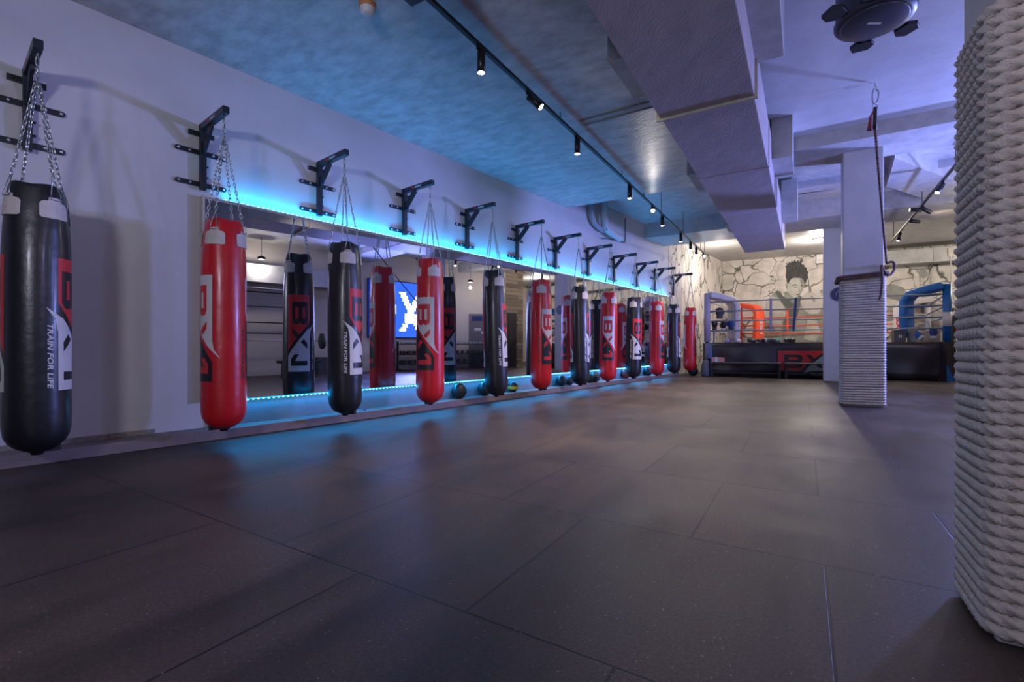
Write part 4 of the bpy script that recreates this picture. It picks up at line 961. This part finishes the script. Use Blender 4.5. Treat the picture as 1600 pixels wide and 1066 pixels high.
# gear by the blue corner of the ring
Fg = frame((FRp.x, FRp.y), (-tdir.x, -tdir.y))       # x back along the front edge, -y into the ring
def gear(name, label, cat): return empty(name, tuple(Fg @ Vector((.7, -.3, PZ))), 0, label, cat)
e = gear('corner_box', 'black square box with a white mark by the blue ring cushion', 'box')
MB().box(.68, .92, -.42, -.18, PZ + .012, PZ + .32, Fg).build('box_body', M_dkgrey, e, bevel=.01)
m = MB(); m.box(.77, .79, -.18, -.176, PZ + .12, PZ + .20, Fg); m.box(.81, .83, -.18, -.176, PZ + .12, PZ + .20, Fg); m.box(.79, .81, -.18, -.176, PZ + .15, PZ + .17, Fg); m.build('white_mark', M_white, e)
e = empty('water_tub', tuple(Fg @ Vector((.52, -.35, PZ))), 0, 'pale grey tub behind the black box in the blue corner', 'tub')
MB().lathe([(.08, PZ + .012), (.10, PZ + .02), (.115, PZ + .34), (.12, PZ + .35), (.11, PZ + .352)], 24, F=Matrix.Translation(Fg @ Vector((.50, -.38, 0)))).build('tub_body', M_pipe, e)
MB().lathe([(.121, PZ + .352), (.123, PZ + .37), (.05, PZ + .385)], 24, F=Matrix.Translation(Fg @ Vector((.50, -.38, 0)))).build('tub_lid', M_whitepad, e)
e = empty('rope_coil', tuple(Fg @ Vector((1.35, -.35, PZ))), 0, 'coiled black training rope lying on the ring floor behind the mid column', 'rope')
for k in range(9): MB().tube([Fg @ Vector((1.15 + k * .05 + .02 * math.sin(q), -.35 + .11 * math.cos(q), PZ + .135 + .11 * math.sin(q))) for q in [2 * PI * j / 16 for j in range(16)]], .014, 7, closed=True).build('coil_turn', M_dkgrey if k % 2 else M_whitepad, e)
for i, (x, z, ma, la) in enumerate(((.12, 1.02, M_bluerope, 'navy boxing glove on the ring floor by the blue corner post'), (.22, 1.2, M_whitepad, 'white boxing glove hanging at the ropes by the blue corner post'), (.33, 1.02, M_blue, 'bright blue boxing glove lying by the blue corner post'))):
    g = make_glove(ma, M_whitepad); g.location = Fg @ Vector((x, -.25, z)); g.rotation_euler = (0, R(25 * i), R(60 * i)); g['label'] = la
# gear at the wall left of the ring
def kettle(x, y, r, label):
    e = empty('kettlebell', (x, y, 0), 0, label, 'kettlebell', 'kettlebells by the mural')
    MB().sphere((x, y, r * .95), r, 20, sq=(1, 1, .95)).build('bell', M_ball, e)
    MB().tube([(x - r * .55, y, r * 1.5), (x - r * .65, y, r * 2.2), (x - r * .3, y, r * 2.7), (x + r * .3, y, r * 2.7), (x + r * .65, y, r * 2.2), (x + r * .55, y, r * 1.5)], r * .16, 8).build('handle', M_ball, e)
kettle(5.30, 13.95, .12, 'black kettlebell on the floor just behind the last red bag')
kettle(5.22, 13.62, .13, 'black kettlebell between the gym sack and the other kettlebell')
gb = empty('gym_bag', (5.40, 13.22, 0), 0, 'grey slumped gym sack on the floor beside the ring corner', 'bag')
MB().lathe([(.09, 0), (.11, .03), (.12, .18), (.10, .32), (.08, .42), (.05, .46)], 20, F=Matrix.Translation((5.40, 13.22, 0)), rad=lambda r_, z, q: (r_ * (1 + .06 * math.sin(3 * q + 6 * z)), z)).build('sack', mat('grey_fabric', (.10, .10, .12), .9, bump=.5, bscale=12), gb)
MB().lathe([(.05, .44), (.056, .45), (.05, .475), (.07, .50)], 14, F=Matrix.Translation((5.40, 13.22, 0))).build('drawstring_neck', M_dkgrey, gb)
# rack of gear behind, beyond the last bag
# hanging bag right of the ring, half behind the near column
hb = copy_tree(proto['black']); hb.location = (13.25, 14.30, .2); hb.rotation_euler = (0, 0, R(220)); hb['label'] = 'black heavy bag hanging alone beyond the blue ring corner'; hb['group'] = 'lone bags beyond the ring'
hm = MB().cyl((13.25, 14.30, 2.86), (13.25, 14.30, 4.0), .012, n=8).build('hanging_strap', M_whitepad); tag(hm, 'white strap hanging from the ceiling to the lone black bag', 'strap')

# ------------------------------------------------------------------ right side of the hall (seen in the mirror)
MR = Vector((.5246, .8514, 0)); R0 = Vector((10.35, 7.63, 0))
FR_ = Matrix(((MR.x, -MR.y, 0, R0.x), (MR.y, MR.x, 0, R0.y), (0, 0, 1, 0), (0, 0, 0, 1)))      # x along wall, +y into the hall
sc = empty('led_screen', tuple(FR_ @ Vector((-1.8, .05, 1.15))), 0, 'large blue LED screen with white letters on the right wall', 'screen')
MB().box(-3.3, -.12, .02, .06, 1.12, 3.1, FR_).build('screen_frame', M_black, sc)
MB().box(-3.27, -.15, .061, .066, 1.15, 3.07, FR_).build('display', G_screen, sc)
def dots(polys, name):
    m = MB(); st = .065
    def inside(x, z):
        for p in polys:
            c_ = False; n_ = len(p)
            for i in range(n_):
                (xa, za), (xb, zb) = p[i], p[(i + 1) % n_]
                if (za > z) != (zb > z) and x < (xb - xa) * (z - za) / (zb - za) + xa: c_ = not c_
            if c_: return True
        return False
    x = -3.2
    while x < -.2:
        z = 1.2
        while z < 3.0:
            if inside(x, z): m.box(x - .033, x + .033, .067, .071, z - .033, z + .033, FR_)
            z += st
        x += st
    m.build(name, G_screenw, sc)
dots([[(-.35, 1.35), (-.35, 2.65), (-.62, 2.65), (-.62, 1.35)], [(-.35, 2.65), (-1.0, 2.65), (-1.1, 2.4), (-.35, 2.4)], [(-.35, 1.35), (-1.1, 1.35), (-1.1, 1.6), (-.35, 1.6)], [(-.9, 1.5), (-1.12, 1.5), (-1.12, 2.5), (-.9, 2.5)],
      [(-1.2, 2.7), (-1.40, 2.7), (-2.12, 1.35), (-1.9, 1.35)], [(-1.9, 2.7), (-2.12, 2.7), (-1.40, 1.35), (-1.18, 1.35)], [(-2.25, 2.3), (-2.5, 2.05), (-2.5, 1.8), (-2.25, 2.0)]], 'screen_letters')
bs = light('AREA', 'screen_light', tuple(FR_ @ Vector((-1.7, .12, 2.1))), 26, (.04, .14, 1), shape='RECTANGLE', size=3.1, size_y=1.9)
bs.matrix_world = Matrix.Translation(FR_ @ Vector((-1.7, .12, 2.1))) @ Matrix(((MR.x, 0, MR.y, 0), (MR.y, 0, -MR.x, 0), (0, 1, 0, 0), (0, 0, 0, 1)))
# dumbbells
def make_db(s):
    r = thing0('dumbbell', 'x', 'dumbbell', 'dumbbells on the racks')
    MB().cyl((-.09, 0, 0), (.09, 0, 0), .016, n=10).build('handle', M_steel, r, origin=(0, 0, 0))
    for x in (-1, 1): MB().cyl((x * .07, 0, 0), (x * (.07 + .05 + s * .5), 0, 0), .045 + s, .04 + s, n=6, smooth=False).build('weight_head', M_ball if s > .005 else M_dentw, r, origin=(0, 0, 0))
    return r
dbp = {0: make_db(0), 1: make_db(.018), 2: make_db(.032)}; dbu = {}
SHELF = ['top', 'middle', 'bottom']
def db_rack(F, L, label, where):
    e = empty('dumbbell_rack', tuple(F @ Vector((L / 2, .25, 0))), 0, label, 'dumbbell rack')
    for x in (0, L): MB().box(x - .03, x + .03, .02, .48, 0, .05, F).build('foot', M_blackmetal, e); MB().box(x - .03, x + .03, .05, .11, 0, 1.0, F).build('upright', M_blackmetal, e)
    for j, (z, n_, s) in enumerate(((.92, 11, 0), (.56, 7, 1), (.22, 6, 2))):
        MB().box(0, L, .06, .42, z - .03, z, F).build('shelf', M_blackmetal, e)
        for k in range(n_):
            d = dbp[s] if s not in dbu else copy_tree(dbp[s]); dbu[s] = 1
            d.location = F @ Vector((.1 + (L - .2) * k / (n_ - 1), .24, z + .042 + [0, .018, .032][s])); 
            xd = F.to_3x3() @ Vector((0, 1, 0)); d.rotation_euler = (0, 0, math.atan2(xd.y, xd.x))
            d['label'] = '%s dumbbell, %s along the %s shelf %s' % (['small steel-ended', 'mid-size black', 'large black'][s], (ORD)[k], SHELF[j], where)
            d['group'] = 'dumbbells on the rack ' + where
db_rack(FR_ @ Matrix.Translation((-2.35, .25, 0)), 1.7, 'black three-tier dumbbell rack under the blue screen', 'under the screen')
cw = Vector((9.9 - 10.35, 9.77 - 7.63, 0)).normalized()
FC_ = Matrix(((cw.x, -cw.y, 0, 10.35), (cw.y, cw.x, 0, 7.63), (0, 0, 1, 0), (0, 0, 0, 1)))
db_rack(FC_ @ Matrix.Translation((.1, .12, 0)), 1.35, 'black three-tier dumbbell rack before the cream wall and grey door', 'by the grey door')
dd = empty('door_1', tuple(FC_ @ Vector((1.2, .02, 0))), 0); dd['kind'] = 'structure'
MB().box(.78, 1.62, .0, .03, 0, 2.06, FC_).build('door_leaf', M_door, dd)
MB().box(.90, 1.50, .031, .036, 1.78, 1.98, FC_).build('door_glass', mat('door_glass', (.03, .04, .12), .1), dd)
MB().box(1.0, 1.25, .031, .034, 1.42, 1.52, FC_).build('door_notice', M_white, dd); MB().box(1.25, 1.42, .031, .034, 1.3, 1.40, FC_).build('door_notice', M_white, dd)
MB().cyl(FC_ @ Vector((.86, .03, 1.0)), FC_ @ Vector((.86, .09, 1.0)), .012, n=8).build('door_handle', M_steel, dd)
tw = Vector((.5, .79, 0)).normalized(); FT_ = frame((9.9, 9.77), (tw.x, tw.y))
MB().box(.1, .55, .0, .02, 0, 2.1, FT_).build('door_2', mat('dark_door', (.025, .025, .03), .4), None)['kind'] = 'structure'
# squat rack and bench
Fq = FR_ @ Matrix.Translation((-7.6, .3, 0))
sq = empty('squat_rack', tuple(Fq @ Vector((.8, .6, 0))), 0, 'black steel squat rack with crossbars against the cream right wall', 'squat rack')
for x in (0, 2.0):
    for y in (0, .9): MB().box(x - .035, x + .035, y - .035, y + .035, 0, 2.4, Fq).build('upright', M_blackmetal, sq)
for z in (1.2, 1.5, 1.95, 2.35): MB().cyl(Fq @ Vector((0, 0, z)), Fq @ Vector((2.0, 0, z)), .018, n=8).build('crossbar', M_blackmetal, sq)
for x in (0, 2.0): MB().box(x - .03, x + .03, 0, .9, 2.34, 2.4, Fq).build('side_beam', M_blackmetal, sq)
MB().cyl(Fq @ Vector((0, .9, 2.35)), Fq @ Vector((2.0, .9, 2.35)), .022, n=8).build('crossbar', M_steel, sq)
bb = empty('barbell', tuple(Fq @ Vector((1, .95, 1.0))), 0, 'barbell with grey plates racked at the squat rack', 'barbell')
MB().cyl(Fq @ Vector((-.4, .97, .98)), Fq @ Vector((2.4, .97, .98)), .014, n=8).build('bar', M_steel, bb)
for x in (-.28, 2.28): MB().cyl(Fq @ Vector((x, .97, .98)), Fq @ Vector((x + .06, .97, .98)), .22, n=28).build('weight_plate', M_dkgrey, bb)
be = empty('weight_bench', tuple(Fq @ Vector((1.5, 1.2, 0))), 0, 'flat black weight bench in front of the squat rack', 'bench')
MB().box(1.0, 2.1, 1.25, 1.55, .40, .47, Fq).build('bench_pad', M_blkl, be, bevel=.02)
for x in (1.15, 1.9): MB().box(x - .03, x + .03, 1.28, 1.52, 0, .40, Fq).build('leg', M_blackmetal, be)
bx2 = MB().box(.0, .7, .05, .5, 0, .5, FR_ @ Matrix.Translation((-5.1, 0, 0))).build('plyometric_box', M_dkgrey, bevel=.01); tag(bx2, 'grey plyometric box standing against the right wall', 'box')
du = MB().box(-8.5, -4.4, .02, .5, 2.6, 3.1, FR_).build('wall_duct', M_conc2, bevel=.01); tag(du, 'pale rectangular duct along the right wall above the squat rack', 'duct')

# unseen ledgers
for o in bpy.data.objects:
    if '_w' in o: del o['_w']
